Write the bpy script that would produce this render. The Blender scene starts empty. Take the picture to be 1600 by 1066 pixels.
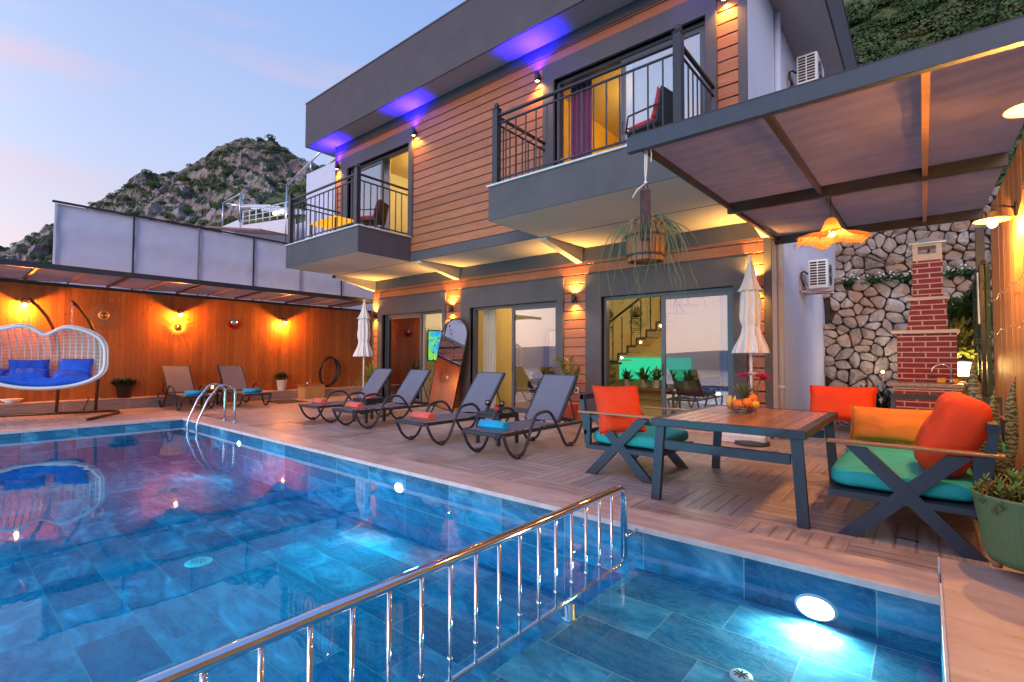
import bpy, bmesh, math, random
from mathutils import Vector, Matrix, noise
R = math.radians
sc = bpy.context.scene
col = sc.collection
rnd = random.Random(7)

# ---------------------------------------------------------------- camera
cam = bpy.data.objects.new("camera", bpy.data.cameras.new("camera"))
col.objects.link(cam); sc.camera = cam
cam.data.sensor_width = 36.0; cam.data.lens = 17.424
cam.data.clip_start = 0.05; cam.data.clip_end = 6000
yaw, pit, rol = -0.6932917, 0.03275264, 0.00485625
fw = Vector((math.sin(yaw)*math.cos(pit), math.cos(yaw)*math.cos(pit), math.sin(pit)))
rt = Vector((math.cos(yaw), -math.sin(yaw), 0)); up = rt.cross(fw)
r2 = rt*math.cos(rol) + up*math.sin(rol); u2 = -rt*math.sin(rol) + up*math.cos(rol)
cam.matrix_world = Matrix(((r2.x, u2.x, -fw.x, 0), (r2.y, u2.y, -fw.y, 0), (r2.z, u2.z, -fw.z, 1.3), (0, 0, 0, 1)))

# ---------------------------------------------------------------- view, world
sc.view_settings.view_transform = 'Standard'; sc.view_settings.look = 'None'
sc.view_settings.exposure = 0.52; sc.view_settings.gamma = 1.0
sc.cycles.use_denoising = True
sc.cycles.max_bounces = 7; sc.cycles.diffuse_bounces = 3; sc.cycles.glossy_bounces = 4
sc.cycles.transmission_bounces = 6; sc.cycles.transparent_max_bounces = 12
sc.cycles.sample_clamp_indirect = 4.0; sc.cycles.caustics_reflective = False; sc.cycles.caustics_refractive = False

SUN_EL, SUN_AZ = R(18), R(155)      # last glow of the sun, low behind the camera
world = bpy.data.worlds.new("World"); sc.world = world; world.use_nodes = True
wt = world.node_tree; wt.nodes.clear()
def wn(t, **k):
    n = wt.nodes.new(t)
    for a, b in k.items(): setattr(n, a, b)
    return n
def ramp_set(r, stops, interp='LINEAR'):
    cr = r.color_ramp; cr.interpolation = interp
    while len(cr.elements) > 1: cr.elements.remove(cr.elements[-1])
    cr.elements[0].position = stops[0][0]; cr.elements[0].color = (*stops[0][1], 1)
    for p, c in stops[1:]:
        e = cr.elements.new(p); e.color = (*c, 1)
wl = wt.links.new
out = wn('ShaderNodeOutputWorld'); bg = wn('ShaderNodeBackground'); tc = wn('ShaderNodeTexCoord')
sep = wn('ShaderNodeSeparateXYZ'); wl(tc.outputs['Generated'], sep.inputs[0])
side = wn('ShaderNodeVectorMath', operation='DOT_PRODUCT'); side.inputs[1].default_value = (-0.82, -0.57, 0)
wl(tc.outputs['Generated'], side.inputs[0])
cool = wn('ShaderNodeValToRGB'); warm = wn('ShaderNodeValToRGB')
ramp_set(cool, [(0, (.20, .23, .34)), (.47, (.30, .34, .50)), (.52, (.52, .58, .86)), (.66, (.36, .54, .95)), (.84, (.24, .43, .92)), (1, (.20, .36, .80))])
ramp_set(warm, [(0, (.30, .28, .38)), (.485, (.50, .42, .50)), (.505, (.98, .68, .62)), (.56, (1.0, .80, .80)), (.66, (.64, .74, 1.02)), (.82, (.38, .54, .96)), (1, (.24, .40, .82))])
mr = wn('ShaderNodeMapRange'); mr.inputs[1].default_value = -1; mr.inputs[2].default_value = 1
wl(sep.outputs[2], mr.inputs[0]); wl(mr.outputs[0], cool.inputs[0]); wl(mr.outputs[0], warm.inputs[0])
mr2 = wn('ShaderNodeMapRange', interpolation_type='SMOOTHSTEP'); mr2.inputs[1].default_value = -0.35; mr2.inputs[2].default_value = 1.0
wl(side.outputs['Value'], mr2.inputs[0])
mx = wn('ShaderNodeMix', data_type='RGBA'); wl(mr2.outputs[0], mx.inputs[0]); wl(cool.outputs[0], mx.inputs[6]); wl(warm.outputs[0], mx.inputs[7])
# thin pink clouds, streaked along one diagonal
mp = wn('ShaderNodeMapping'); mp.inputs['Rotation'].default_value = (R(-22), 0, 0); mp.inputs['Scale'].default_value = (1.0, 1.3, 8.0)
wl(tc.outputs['Generated'], mp.inputs[0])
nz = wn('ShaderNodeTexNoise'); nz.inputs['Scale'].default_value = 1.6; nz.inputs['Detail'].default_value = 4; nz.inputs['Roughness'].default_value = .45
wl(mp.outputs[0], nz.inputs['Vector'])
cr = wn('ShaderNodeValToRGB'); ramp_set(cr, [(.50, (0, 0, 0)), (.70, (1, 1, 1))])
wl(nz.outputs[0], cr.inputs[0])
mm = wn('ShaderNodeMath', operation='MULTIPLY'); wl(cr.outputs[0], mm.inputs[0]); wl(mr2.outputs[0], mm.inputs[1])
mm2 = wn('ShaderNodeMath', operation='MULTIPLY'); wl(mm.outputs[0], mm2.inputs[0]); mm2.inputs[1].default_value = 0.7
mx2 = wn('ShaderNodeMix', data_type='RGBA'); wl(mm2.outputs[0], mx2.inputs[0]); wl(mx.outputs[2], mx2.inputs[6]); mx2.inputs[7].default_value = (.95, .62, .68, 1)
sky = wn('ShaderNodeTexSky', sky_type='NISHITA', sun_disc=False, sun_elevation=SUN_EL, sun_rotation=SUN_AZ)
sk = wn('ShaderNodeMix', data_type='RGBA', blend_type='ADD'); sk.inputs[0].default_value = .005
wl(mx2.outputs[2], sk.inputs[6]); wl(sky.outputs[0], sk.inputs[7])
# the open western sky over the sea, behind the camera, is far brighter after sunset
sb = wn('ShaderNodeVectorMath', operation='DOT_PRODUCT'); sb.inputs[1].default_value = (-0.25, -0.968, 0)
wl(tc.outputs['Generated'], sb.inputs[0])
mr3 = wn('ShaderNodeMapRange', interpolation_type='SMOOTHSTEP'); mr3.inputs[1].default_value = .0; mr3.inputs[2].default_value = .9; mr3.inputs[3].default_value = 1.0; mr3.inputs[4].default_value = 1.9
wl(sb.outputs['Value'], mr3.inputs[0])
vm = wn('ShaderNodeVectorMath', operation='SCALE'); wl(sk.outputs[2], vm.inputs[0]); wl(mr3.outputs[0], vm.inputs['Scale'])
wl(vm.outputs[0], bg.inputs[0]); bg.inputs[1].default_value = 0.66
wl(bg.outputs[0], out.inputs[0])

sun = bpy.data.objects.new("sun", bpy.data.lights.new("sun", 'SUN')); col.objects.link(sun)
sun.data.energy = 1.0; sun.data.angle = R(24); sun.data.color = (1, .74, .60)
sd = Vector((math.sin(SUN_AZ)*math.cos(SUN_EL), math.cos(SUN_AZ)*math.cos(SUN_EL), math.sin(SUN_EL)))
sun.rotation_euler = sd.to_track_quat('Z', 'Y').to_euler()

# ---------------------------------------------------------------- materials
class NT:
    def __init__(s, name):
        s.m = bpy.data.materials.new(name); s.m.use_nodes = True; s.t = s.m.node_tree; s.t.nodes.clear()
        s.o = s.n('ShaderNodeOutputMaterial')
    def n(s, t, inp=None, **k):
        n = s.t.nodes.new(t)
        for a, b in k.items(): setattr(n, a, b)
        for a, b in (inp or {}).items():
            if hasattr(b, 'is_linked') or isinstance(b, bpy.types.NodeSocket): s.t.links.new(b, n.inputs[a])
            else: n.inputs[a].default_value = b
        return n
    def math(s, op, a, b=0.0, c=0.0, clamp=False):
        return s.n('ShaderNodeMath', {0: a, 1: b, 2: c}, operation=op, use_clamp=clamp).outputs[0]
    def mix(s, f, a, b, bt='MIX'):
        f4 = lambda v: (*v, 1) if isinstance(v, tuple) and len(v) == 3 else v
        return s.n('ShaderNodeMix', {0: f, 6: f4(a), 7: f4(b)}, data_type='RGBA', blend_type=bt).outputs[2]
    def coord(s, which='Object', scale=(1, 1, 1), rot=(0, 0, 0), loc=(0, 0, 0)):
        t = s.n('ShaderNodeTexCoord')
        return s.n('ShaderNodeMapping', {0: t.outputs[which], 'Scale': scale, 'Rotation': rot, 'Location': loc}).outputs[0]
    def noise(s, v, sc_, det=4, rough=.55, dist=0):
        return s.n('ShaderNodeTexNoise', {'Vector': v, 'Scale': sc_, 'Detail': det, 'Roughness': rough, 'Distortion': dist}).outputs[0]
    def ramp(s, f, stops, interp='LINEAR'):
        r = s.n('ShaderNodeValToRGB', {0: f}); ramp_set(r, stops, interp); return r.outputs[0]
    def bsdf(s, c, rough=.5, metal=0, bump=None, bstr=.3, bdist=.01, **k):
        c = (*c, 1) if isinstance(c, tuple) and len(c) == 3 else c
        p = s.n('ShaderNodeBsdfPrincipled', {'Base Color': c, 'Roughness': rough, 'Metallic': metal, **k})
        if bump is not None:
            b = s.n('ShaderNodeBump', {'Height': bump, 'Strength': bstr, 'Distance': bdist}); s.t.links.new(b.outputs[0], p.inputs['Normal'])
        return p
    def out(s, sh):
        s.t.links.new(sh.outputs[0] if hasattr(sh, 'outputs') else sh, s.o.inputs[0]); return s.m

def plain(name, c, rough=.5, metal=0, var=.12, sc_=6, bump=.15, bd=.003, **k):
    t = NT(name); v = t.coord()
    f = t.noise(v, sc_, 5)
    lo = tuple(x*(1-var) for x in c); hi = tuple(min(1, x*(1+var)) for x in c)
    colr = t.ramp(f, [(.3, lo), (.7, hi)])
    fine = t.noise(v, sc_*14, 3)
    return t.out(t.bsdf(colr, rough, metal, fine, bump, bd, **k))
def emit(name, c, s):
    t = NT(name); return t.out(t.n('ShaderNodeEmission', {0: (*c, 1), 1: s}))

def plank_wood(name, c1, c2, pitch, axis, grain_axis, dark=(.1, .04, .02), knots=0, rough=.5, off=0.0):
    # boards of width pitch stacked along axis (0 x,1 y,2 z); grain runs along grain_axis
    t = NT(name); g = t.n('ShaderNodeTexCoord').outputs['Object']
    s = t.n('ShaderNodeSeparateXYZ', {0: g}); bid = t.math('FLOOR', t.math('DIVIDE', t.math('ADD', s.outputs[axis], off), pitch))
    wn_ = t.n('ShaderNodeTexWhiteNoise', {'W': bid}, noise_dimensions='1D')
    sca = [9, 9, 9]; sca[grain_axis] = .9
    offv = t.n('ShaderNodeVectorMath', {0: g, 1: t.n('ShaderNodeCombineXYZ', {grain_axis: t.math('MULTIPLY', wn_.outputs[0], 37.0)}).outputs[0]}, operation='ADD').outputs[0]
    mpd = t.n('ShaderNodeMapping', {0: offv, 'Scale': tuple(sca)}).outputs[0]
    gr = t.noise(mpd, 2.2, 6, .6, 1.2)
    c = t.ramp(gr, [(.28, c1), (.72, c2)])
    c = t.mix(t.math('MULTIPLY', wn_.outputs[0], .62), c, tuple(x*.62 for x in c1))
    sca2 = [60, 60, 60]; sca2[grain_axis] = 3
    fine = t.noise(t.n('ShaderNodeMapping', {0: offv, 'Scale': tuple(sca2)}).outputs[0], 1.5, 3, .6)
    c = t.mix(t.math('MULTIPLY', t.ramp(fine, [(.4, (1, 1, 1)), (.62, (0, 0, 0))]), .22), c, dark)
    if knots:
        sc3 = [1, 1, 1]; sc3[grain_axis] = .45
        vo = t.n('ShaderNodeTexVoronoi', {'Vector': t.n('ShaderNodeMapping', {0: offv, 'Scale': tuple(sc3)}).outputs[0], 'Scale': knots, 'Randomness': 1.0})
        k = t.ramp(vo.outputs[0], [(.075, (1, 1, 1)), (.14, (0, 0, 0))])
        c = t.mix(t.math('MULTIPLY', k, .75), c, dark)
    return t.out(t.bsdf(c, rough, 0, gr, .25, .004))

M = {}
M['clad'] = plank_wood('clad', (.37, .098, .034), (.54, .185, .075), .19, 2, 0, (.2, .07, .04), off=.0)
M['fence'] = plank_wood('fence', (.40, .110, .016), (.54, .18, .032), .115, 1, 2, (.10, .03, .008), knots=7)
M['teak'] = plank_wood('teak', (.44, .16, .065), (.60, .25, .11), .11, 0, 1, (.1, .03, .015), rough=.22)
M['arm'] = plank_wood('arm', (.42, .17, .07), (.58, .27, .12), 5, 1, 0, (.15, .05, .02), rough=.35)
M['oldwood'] = plank_wood('oldwood', (.17, .07, .045), (.40, .17, .09), .055, 0, 2, (.05, .02, .012))
M['boxwood'] = plank_wood('boxwood', (.5, .27, .10), (.66, .40, .17), .1, 0, 2, (.2, .08, .03), knots=3)
def mat_render(name, c):
    t = NT(name); v = t.coord(); n = t.noise(v, 2.2, 6, .6); st = t.noise(t.coord(scale=(5, 5, .45)), 2.0, 5, .6); f = t.noise(v, 60, 3)
    cc = t.ramp(n, [(.3, tuple(x*.88 for x in c)), (.7, tuple(x*1.10 for x in c))])
    cc = t.mix(t.math('MULTIPLY', t.ramp(st, [(.55, (0, 0, 0)), (.75, (1, 1, 1))]), .30), cc, tuple(x*.66 for x in c))
    return t.out(t.bsdf(cc, .78, 0, t.math('ADD', t.math('MULTIPLY', n, .5), t.math('MULTIPLY', f, .5)), .35, .006))
M['grey'] = mat_render('grey_render', (.088, .076, .086))
M['grey_dark'] = plain('grey_dark', (.075, .07, .08), .7, var=.08, sc_=3)
M['soffit'] = plain('soffit', (.62, .54, .46), .8, var=.04, sc_=1.5)
M['white_wall'] = plain('white_wall', (.74, .74, .82), .8, var=.05, sc_=1.2)
M['marble'] = plain('marble_sill', (.62, .60, .60), .35, var=.12, sc_=14)
M['rail'] = plain('rail_paint', (.022, .025, .032), .38, var=.1, sc_=9, bump=.05)
M['anthra'] = plain('anthracite', (.032, .042, .064), .45, var=.1, sc_=12, bump=.12)
M['brown_metal'] = plain('brown_metal', (.022, .012, .011), .4, var=.2, sc_=8)
M['alu'] = plain('window_frame', (.085, .085, .10), .35, var=.05, sc_=6)
M['black'] = plain('black', (.012, .012, .014), .45, var=.1)
M['chrome'] = plain('chrome', (.82, .82, .84), .07, 1, var=.03, sc_=3, bump=.02)
M['steel'] = plain('steel', (.62, .63, .66), .22, 1, var=.05, sc_=5, bump=.03)
M['white'] = plain('white_paint', (.78, .77, .78), .5, var=.03)
M['room'] = plain('room_wall', (.66, .50, .22), .8, var=.03)
M['room_floor'] = plank_wood('room_floor', (.40, .27, .12), (.56, .40, .2), .18, 1, 0, (.2, .1, .05), rough=.3)
M['lamp_black'] = plain('sconce_black', (.02, .02, .024), .45, var=.1)
# ---------------------------------------------------------------- mesh builder
class MB:
    def __init__(s): s.v = []; s.f = []; s.sm = []
    def add(s, vs, fs, smooth=False, T=None):
        o = len(s.v)
        for v in vs:
            v = Vector(v); s.v.append(T @ v if T is not None else v)
        for f in fs: s.f.append([i+o for i in f]); s.sm.append(smooth)
        return s
    def box(s, x0, x1, y0, y1, z0, z1, T=None, bev=0):
        if bev:
            b = min(bev, (x1-x0)/2.01, (y1-y0)/2.01, (z1-z0)/2.01)
            bm = bmesh.new(); bmesh.ops.create_cube(bm, size=1)
            for v in bm.verts: v.co = Vector(((x0+x1)/2+v.co.x*(x1-x0), (y0+y1)/2+v.co.y*(y1-y0), (z0+z1)/2+v.co.z*(z1-z0)))
            bmesh.ops.bevel(bm, geom=bm.edges[:], offset=b, segments=1, affect='EDGES')
            bm.verts.index_update()
            s.add([v.co.copy() for v in bm.verts], [[v.index for v in f.verts] for f in bm.faces], False, T); bm.free(); return s
        vs = [(x, y, z) for z in (z0, z1) for y in (y0, y1) for x in (x0, x1)]
        return s.add(vs, [(0, 2, 3, 1), (4, 5, 7, 6), (0, 1, 5, 4), (2, 6, 7, 3), (0, 4, 6, 2), (1, 3, 7, 5)], False, T)
    def bar(s, a, b, w, h, upv=(0, 0, 1), T=None):
        a = Vector(a); b = Vector(b); d = b-a; L = d.length; d.normalize()
        u = Vector(upv); sdir = d.cross(u)
        if sdir.length < 1e-5: sdir = d.cross(Vector((1, 0, 0)))
        sdir.normalize(); u = sdir.cross(d)
        vs = [p + sdir*w/2*i + u*h/2*j for p in (a, b) for i, j in ((-1, -1), (1, -1), (1, 1), (-1, 1))]
        return s.add(vs, [(0, 1, 2, 3), (7, 6, 5, 4), (0, 4, 5, 1), (1, 5, 6, 2), (2, 6, 7, 3), (3, 7, 4, 0)], False, T)
    def tube(s, pts, r, n=8, closed=False, T=None, caps=True, flat=1.0):
        pts = [Vector(p) for p in pts]; m = len(pts); rs = r if isinstance(r, (list, tuple)) else [r]*m
        vs = []; prev = None
        for i, p in enumerate(pts):
            if closed: t = pts[(i+1) % m]-pts[i-1]
            else: t = pts[min(i+1, m-1)]-pts[max(i-1, 0)]
            if t.length < 1e-9: t = Vector((0, 0, 1))
            t.normalize()
            if prev is None:
                a = Vector((0, 0, 1)) if abs(t.z) < .9 else Vector((1, 0, 0)); nrm = t.cross(a).normalized()
            else:
                nrm = prev - t*prev.dot(t)
                nrm = nrm.normalized() if nrm.length > 1e-6 else t.orthogonal().normalized()
            prev = nrm; bn = t.cross(nrm)
            for k in range(n):
                an = 2*math.pi*k/n; vs.append(p + nrm*math.cos(an)*rs[i] + bn*math.sin(an)*rs[i]*flat)
        fs = []
        for i in range(m if closed else m-1):
            j = (i+1) % m
            for k in range(n): fs.append((i*n+k, i*n+(k+1) % n, j*n+(k+1) % n, j*n+k))
        if caps and not closed: fs.append(tuple(range(n-1, -1, -1))); fs.append(tuple((m-1)*n+k for k in range(n)))
        return s.add(vs, fs, True, T)
    def lathe(s, prof, n=24, c=(0, 0, 0), T=None, fn=None, smooth=True, cap=True):
        vs = []; m = len(prof)
        for i, (r, z) in enumerate(prof):
            for k in range(n):
                a = 2*math.pi*k/n; rr = r*(fn(a, i) if fn else 1)
                vs.append((c[0]+rr*math.cos(a), c[1]+rr*math.sin(a), c[2]+z))
        fs = [(i*n+k, i*n+(k+1) % n, (i+1)*n+(k+1) % n, (i+1)*n+k) for i in range(m-1) for k in range(n)]
        if cap:
            if prof[0][0] > 1e-5: fs.append(tuple(range(n-1, -1, -1)))
            if prof[-1][0] > 1e-5: fs.append(tuple((m-1)*n+k for k in range(n)))
        return s.add(vs, fs, smooth, T)
    def ball(s, c, r, n=12, m=8, T=None, sq=(1, 1, 1), fn=None):
        vs = [(c[0], c[1], c[2]-r*sq[2])]; fs = []
        for i in range(1, m):
            ph = -math.pi/2+math.pi*i/m
            for k in range(n):
                a = 2*math.pi*k/n; d = Vector((math.cos(a)*math.cos(ph)*sq[0], math.sin(a)*math.cos(ph)*sq[1], math.sin(ph)*sq[2]))*r
                if fn: d *= fn(d)
                vs.append(Vector(c)+d)
        vs.append((c[0], c[1], c[2]+r*sq[2])); T_ = len(vs)-1
        for k in range(n): fs.append((0, 1+(k+1) % n, 1+k))
        for i in range(m-2):
            for k in range(n):
                a = 1+i*n; fs.append((a+k, a+(k+1) % n, a+n+(k+1) % n, a+n+k))
        a = 1+(m-2)*n
        for k in range(n): fs.append((a+k, a+(k+1) % n, T_))
        return s.add(vs, fs, True, T)
    def prism(s, poly, h0, h1, axis='z', T=None):
        n = len(poly)
        def pt(a, b, h): return {'z': (a, b, h), 'y': (a, h, b), 'x': (h, a, b)}[axis]
        vs = [pt(a, b, h0) for a, b in poly]+[pt(a, b, h1) for a, b in poly]
        fs = [tuple(range(n))[::-1], tuple(range(n, 2*n))]+[(i, (i+1) % n, n+(i+1) % n, n+i) for i in range(n)]
        return s.add(vs, fs, False, T)
    def quad(s, a, b, c, d, T=None): return s.add([a, b, c, d], [(0, 1, 2, 3)], False, T)
    def cushion(s, w, d, h, T=None, n=10, puff=.5, sag=0.0, seed=0, pinch=.06):
        # soft rectangular pad, w along x, d along y, thickness h along z, centred
        N = n; vs = []; idx = {}
        def th(u, v): e = (1-abs(u)**3.0)*(1-abs(v)**3.0); return max(0, e)**puff
        fs = []
        for side_ in (1, -1):
            for j in range(N+1):
                for i in range(N+1):
                    u = -1+2*i/N; v = -1+2*j/N; t = th(u, v)
                    wob = noise.noise(Vector((u*1.7+seed, v*1.7, side_*3.0)))*.10
                    k = 1-pinch*(abs(u*v)**4)*-1 if False else 1
                    px = u*w/2*(1-pinch*(1-abs(v)**2)*(abs(u)**6)); py = v*d/2*(1-pinch*(1-abs(u)**2)*(abs(v)**6))
                    edge = (abs(u) > .999 or abs(v) > .999)
                    if edge and side_ == -1: continue
                    idx[(side_, i, j)] = len(vs)
                    vs.append((px*k, py*k, (side_*h/2*t*(1+wob)) - sag*t))
        for side_ in (1, -1):
            for j in range(N):
                for i in range(N):
                    q = [idx.get((side_, a, b), idx.get((1, a, b))) for a, b in ((i, j), (i+1, j), (i+1, j+1), (i, j+1))]
                    fs.append(q if side_ == 1 else q[::-1])
        return s.add(vs, fs, True, T)
    def pad(s, w, d, h, T=None, e=.28, ez=.55, n=56, m=18, seed=0):
        # boxy upholstered pad: superquadric with a slightly uneven surface
        vs = []; fs = []; sg = lambda c, p: math.copysign(abs(c)**p, c)
        for i in range(m+1):
            ph = -math.pi/2+math.pi*i/m
            for k in range(n):
                a = 2*math.pi*k/n; cx = sg(math.cos(ph), ez*.45); v = Vector((w/2*cx*sg(math.cos(a), e), d/2*cx*sg(math.sin(a), e), h/2*sg(math.sin(ph), ez)))
                v *= 1+.03*noise.noise(v*5+Vector((seed, 0, 0))); v.z += .012*noise.noise(Vector((v.x*6, v.y*6, seed))); vs.append(v)
        for i in range(m):
            for k in range(n): fs.append((i*n+k, i*n+(k+1) % n, (i+1)*n+(k+1) % n, (i+1)*n+k))
        fs.append(tuple(range(n))[::-1]); fs.append(tuple(m*n+k for k in range(n)))
        return s.add(vs, fs, True, T)
    def obj(s, name, mat, parent=None, loc=None):
        me = bpy.data.meshes.new(name); me.from_pydata([tuple(v) for v in s.v], [], s.f); me.update()
        me.polygons.foreach_set('use_smooth', s.sm)
        bm = bmesh.new(); bm.from_mesh(me); bmesh.ops.recalc_face_normals(bm, faces=bm.faces[:]); 
        if bm.faces and all(f.normal.z < -.2 for f in bm.faces): bmesh.ops.reverse_faces(bm, faces=bm.faces[:])
        bm.to_mesh(me); bm.free()
        for m_ in (mat if isinstance(mat, (list, tuple)) else [mat]): me.materials.append(m_)
        o = bpy.data.objects.new(name, me); col.objects.link(o)
        if parent: o.parent = parent
        if loc is not None: o.location = loc
        return o
def thing(name, label, cat, loc=(0, 0, 0), rz=0, group=None):
    o = bpy.data.objects.new(name, None); col.objects.link(o); o.empty_display_size = .1
    o.location = loc; o.rotation_euler = (0, 0, rz); o['label'] = label; o['category'] = cat
    if group: o['group'] = group
    return o
def tag(o, label, cat, group=None):
    o['label'] = label; o['category'] = cat
    if group: o['group'] = group
    return o
def structure(o): o['kind'] = 'structure'; return o
def stuff(o, label=None, cat=None):
    o['kind'] = 'stuff'
    if label: o['label'] = label
    if cat: o['category'] = cat
    return o
def copy_tree(o, parent=None, loc=None, rz=None, label=None):
    c = o.copy(); col.objects.link(c)
    if parent: c.parent = parent
    if loc is not None: c.location = loc
    if rz is not None: c.rotation_euler = (0, 0, rz)
    if label: c['label'] = label
    for ch in list(o.children): copy_tree(ch, c)
    return c
def TR(x, y, z, rx=0, ry=0, rz=0):
    return Matrix.Translation((x, y, z)) @ Matrix.Rotation(rz, 4, 'Z') @ Matrix.Rotation(ry, 4, 'Y') @ Matrix.Rotation(rx, 4, 'X')
def lamp(name, kind, loc, energy, color, parent=None, size=.03, aim=None, ang=60, blend=.6):
    d = bpy.data.lights.new(name, kind); d.energy = energy; d.color = color
    if kind == 'SPOT': d.spot_size = R(ang); d.spot_blend = blend; d.shadow_soft_size = size
    elif kind == 'POINT': d.shadow_soft_size = size
    else: d.size = size
    o = bpy.data.objects.new(name, d); col.objects.link(o); o.location = loc
    if parent: o.parent = parent
    if aim is not None: o.rotation_euler = (-Vector(aim)).to_track_quat('Z', 'Y').to_euler()
    return o
# ---------------------------------------------------------------- more materials
def mat_deck():
    t = NT('deck_tiles'); g = t.n('ShaderNodeTexCoord').outputs['Object']; s = t.n('ShaderNodeSeparateXYZ', {0: g})
    B = .72
    x = t.math('ADD', s.outputs[0], 1.14+72*B); y = t.math('ADD', s.outputs[1], -4.33+72*B)
    bx = t.math('FLOOR', t.math('DIVIDE', x, B)); by = t.math('FLOOR', t.math('DIVIDE', y, B))
    par = t.math('MODULO', t.math('ADD', bx, by), 2.0)
    fx = t.math('SUBTRACT', x, t.math('MULTIPLY', bx, B)); fy = t.math('SUBTRACT', y, t.math('MULTIPLY', by, B))
    def sel(a, b): return t.math('ADD', t.math('MULTIPLY', a, par), t.math('MULTIPLY', b, t.math('SUBTRACT', 1.0, par)))
    u = sel(fx, fy); v = sel(y, x)      # across the strips, along the strips
    sid = t.math('FLOOR', t.math('DIVIDE', u, B/6)); su = t.math('FRACT', t.math('DIVIDE', u, B/6))
    seed = t.math('ADD', t.math('MULTIPLY', bx, 7.3), t.math('ADD', t.math('MULTIPLY', by, 3.7), t.math('MULTIPLY', sid, 1.9)))
    w = t.n('ShaderNodeTexWhiteNoise', {'W': seed}, noise_dimensions='1D').outputs[0]
    vec = t.n('ShaderNodeCombineXYZ', {0: t.math('ADD', t.math('MULTIPLY', u, 26.0), t.math('MULTIPLY', w, 50)), 1: t.math('MULTIPLY', v, 2.0), 2: seed}).outputs[0]
    gr = t.noise(vec, 1.3, 6, .6, .8)
    c = t.ramp(gr, [(.25, (.35, .235, .195)), (.5, (.55, .40, .335)), (.75, (.72, .56, .48))])
    c = t.mix(t.math('MULTIPLY', w, .4), c, (.30, .195, .16))
    e = t.math('MINIMUM', su, t.math('SUBTRACT', 1.0, su))
    seam = t.ramp(e, [(.03, (1, 1, 1)), (.12, (0, 0, 0))])
    c = t.mix(t.math('MULTIPLY', seam, .55), c, (.10, .055, .045))
    ex = t.math('MINIMUM', t.math('MINIMUM', fx, t.math('SUBTRACT', B, fx)), t.math('MINIMUM', fy, t.math('SUBTRACT', B, fy)))
    gl = t.math('LESS_THAN', ex, .004); c = t.mix(gl, c, (.42, .34, .30))
    damp = t.ramp(t.noise(g, .9, 5, .6), [(.5, (0, 0, 0)), (.68, (1, 1, 1))])
    c = t.mix(t.math('MULTIPLY', damp, .38), c, (.15, .095, .08))
    ro = t.math('SUBTRACT', .46, t.math('MULTIPLY', damp, .24))
    return t.out(t.bsdf(c, ro, 0, t.math('SUBTRACT', gr, t.math('MULTIPLY', seam, .8)), .3, .004))
M['deck'] = mat_deck()
def mat_traver():
    t = NT('travertine'); g = t.coord(scale=(1, 1, 1)); n1 = t.noise(t.coord(scale=(1, 4, 4)), 2.2, 7, .6, .6); n2 = t.noise(g, 14, 5, .7)
    c = t.ramp(n1, [(.25, (.48, .30, .24)), (.5, (.64, .44, .365)), (.75, (.74, .57, .49))])
    pits = t.ramp(n2, [(.60, (0, 0, 0)), (.70, (1, 1, 1))]); c = t.mix(t.math('MULTIPLY', pits, .35), c, (.33, .17, .12))
    st = t.ramp(t.noise(g, 1.6, 4, .5), [(.58, (0, 0, 0)), (.66, (1, 1, 1))]); c = t.mix(t.math('MULTIPLY', st, .3), c, (.36, .19, .13))
    return t.out(t.bsdf(c, .42, 0, n2, .25, .003))
M['traver'] = mat_traver()
M['coping_edge'] = plain('coping_edge', (.72, .66, .62), .6, var=.12, sc_=9, bump=.4)
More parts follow.
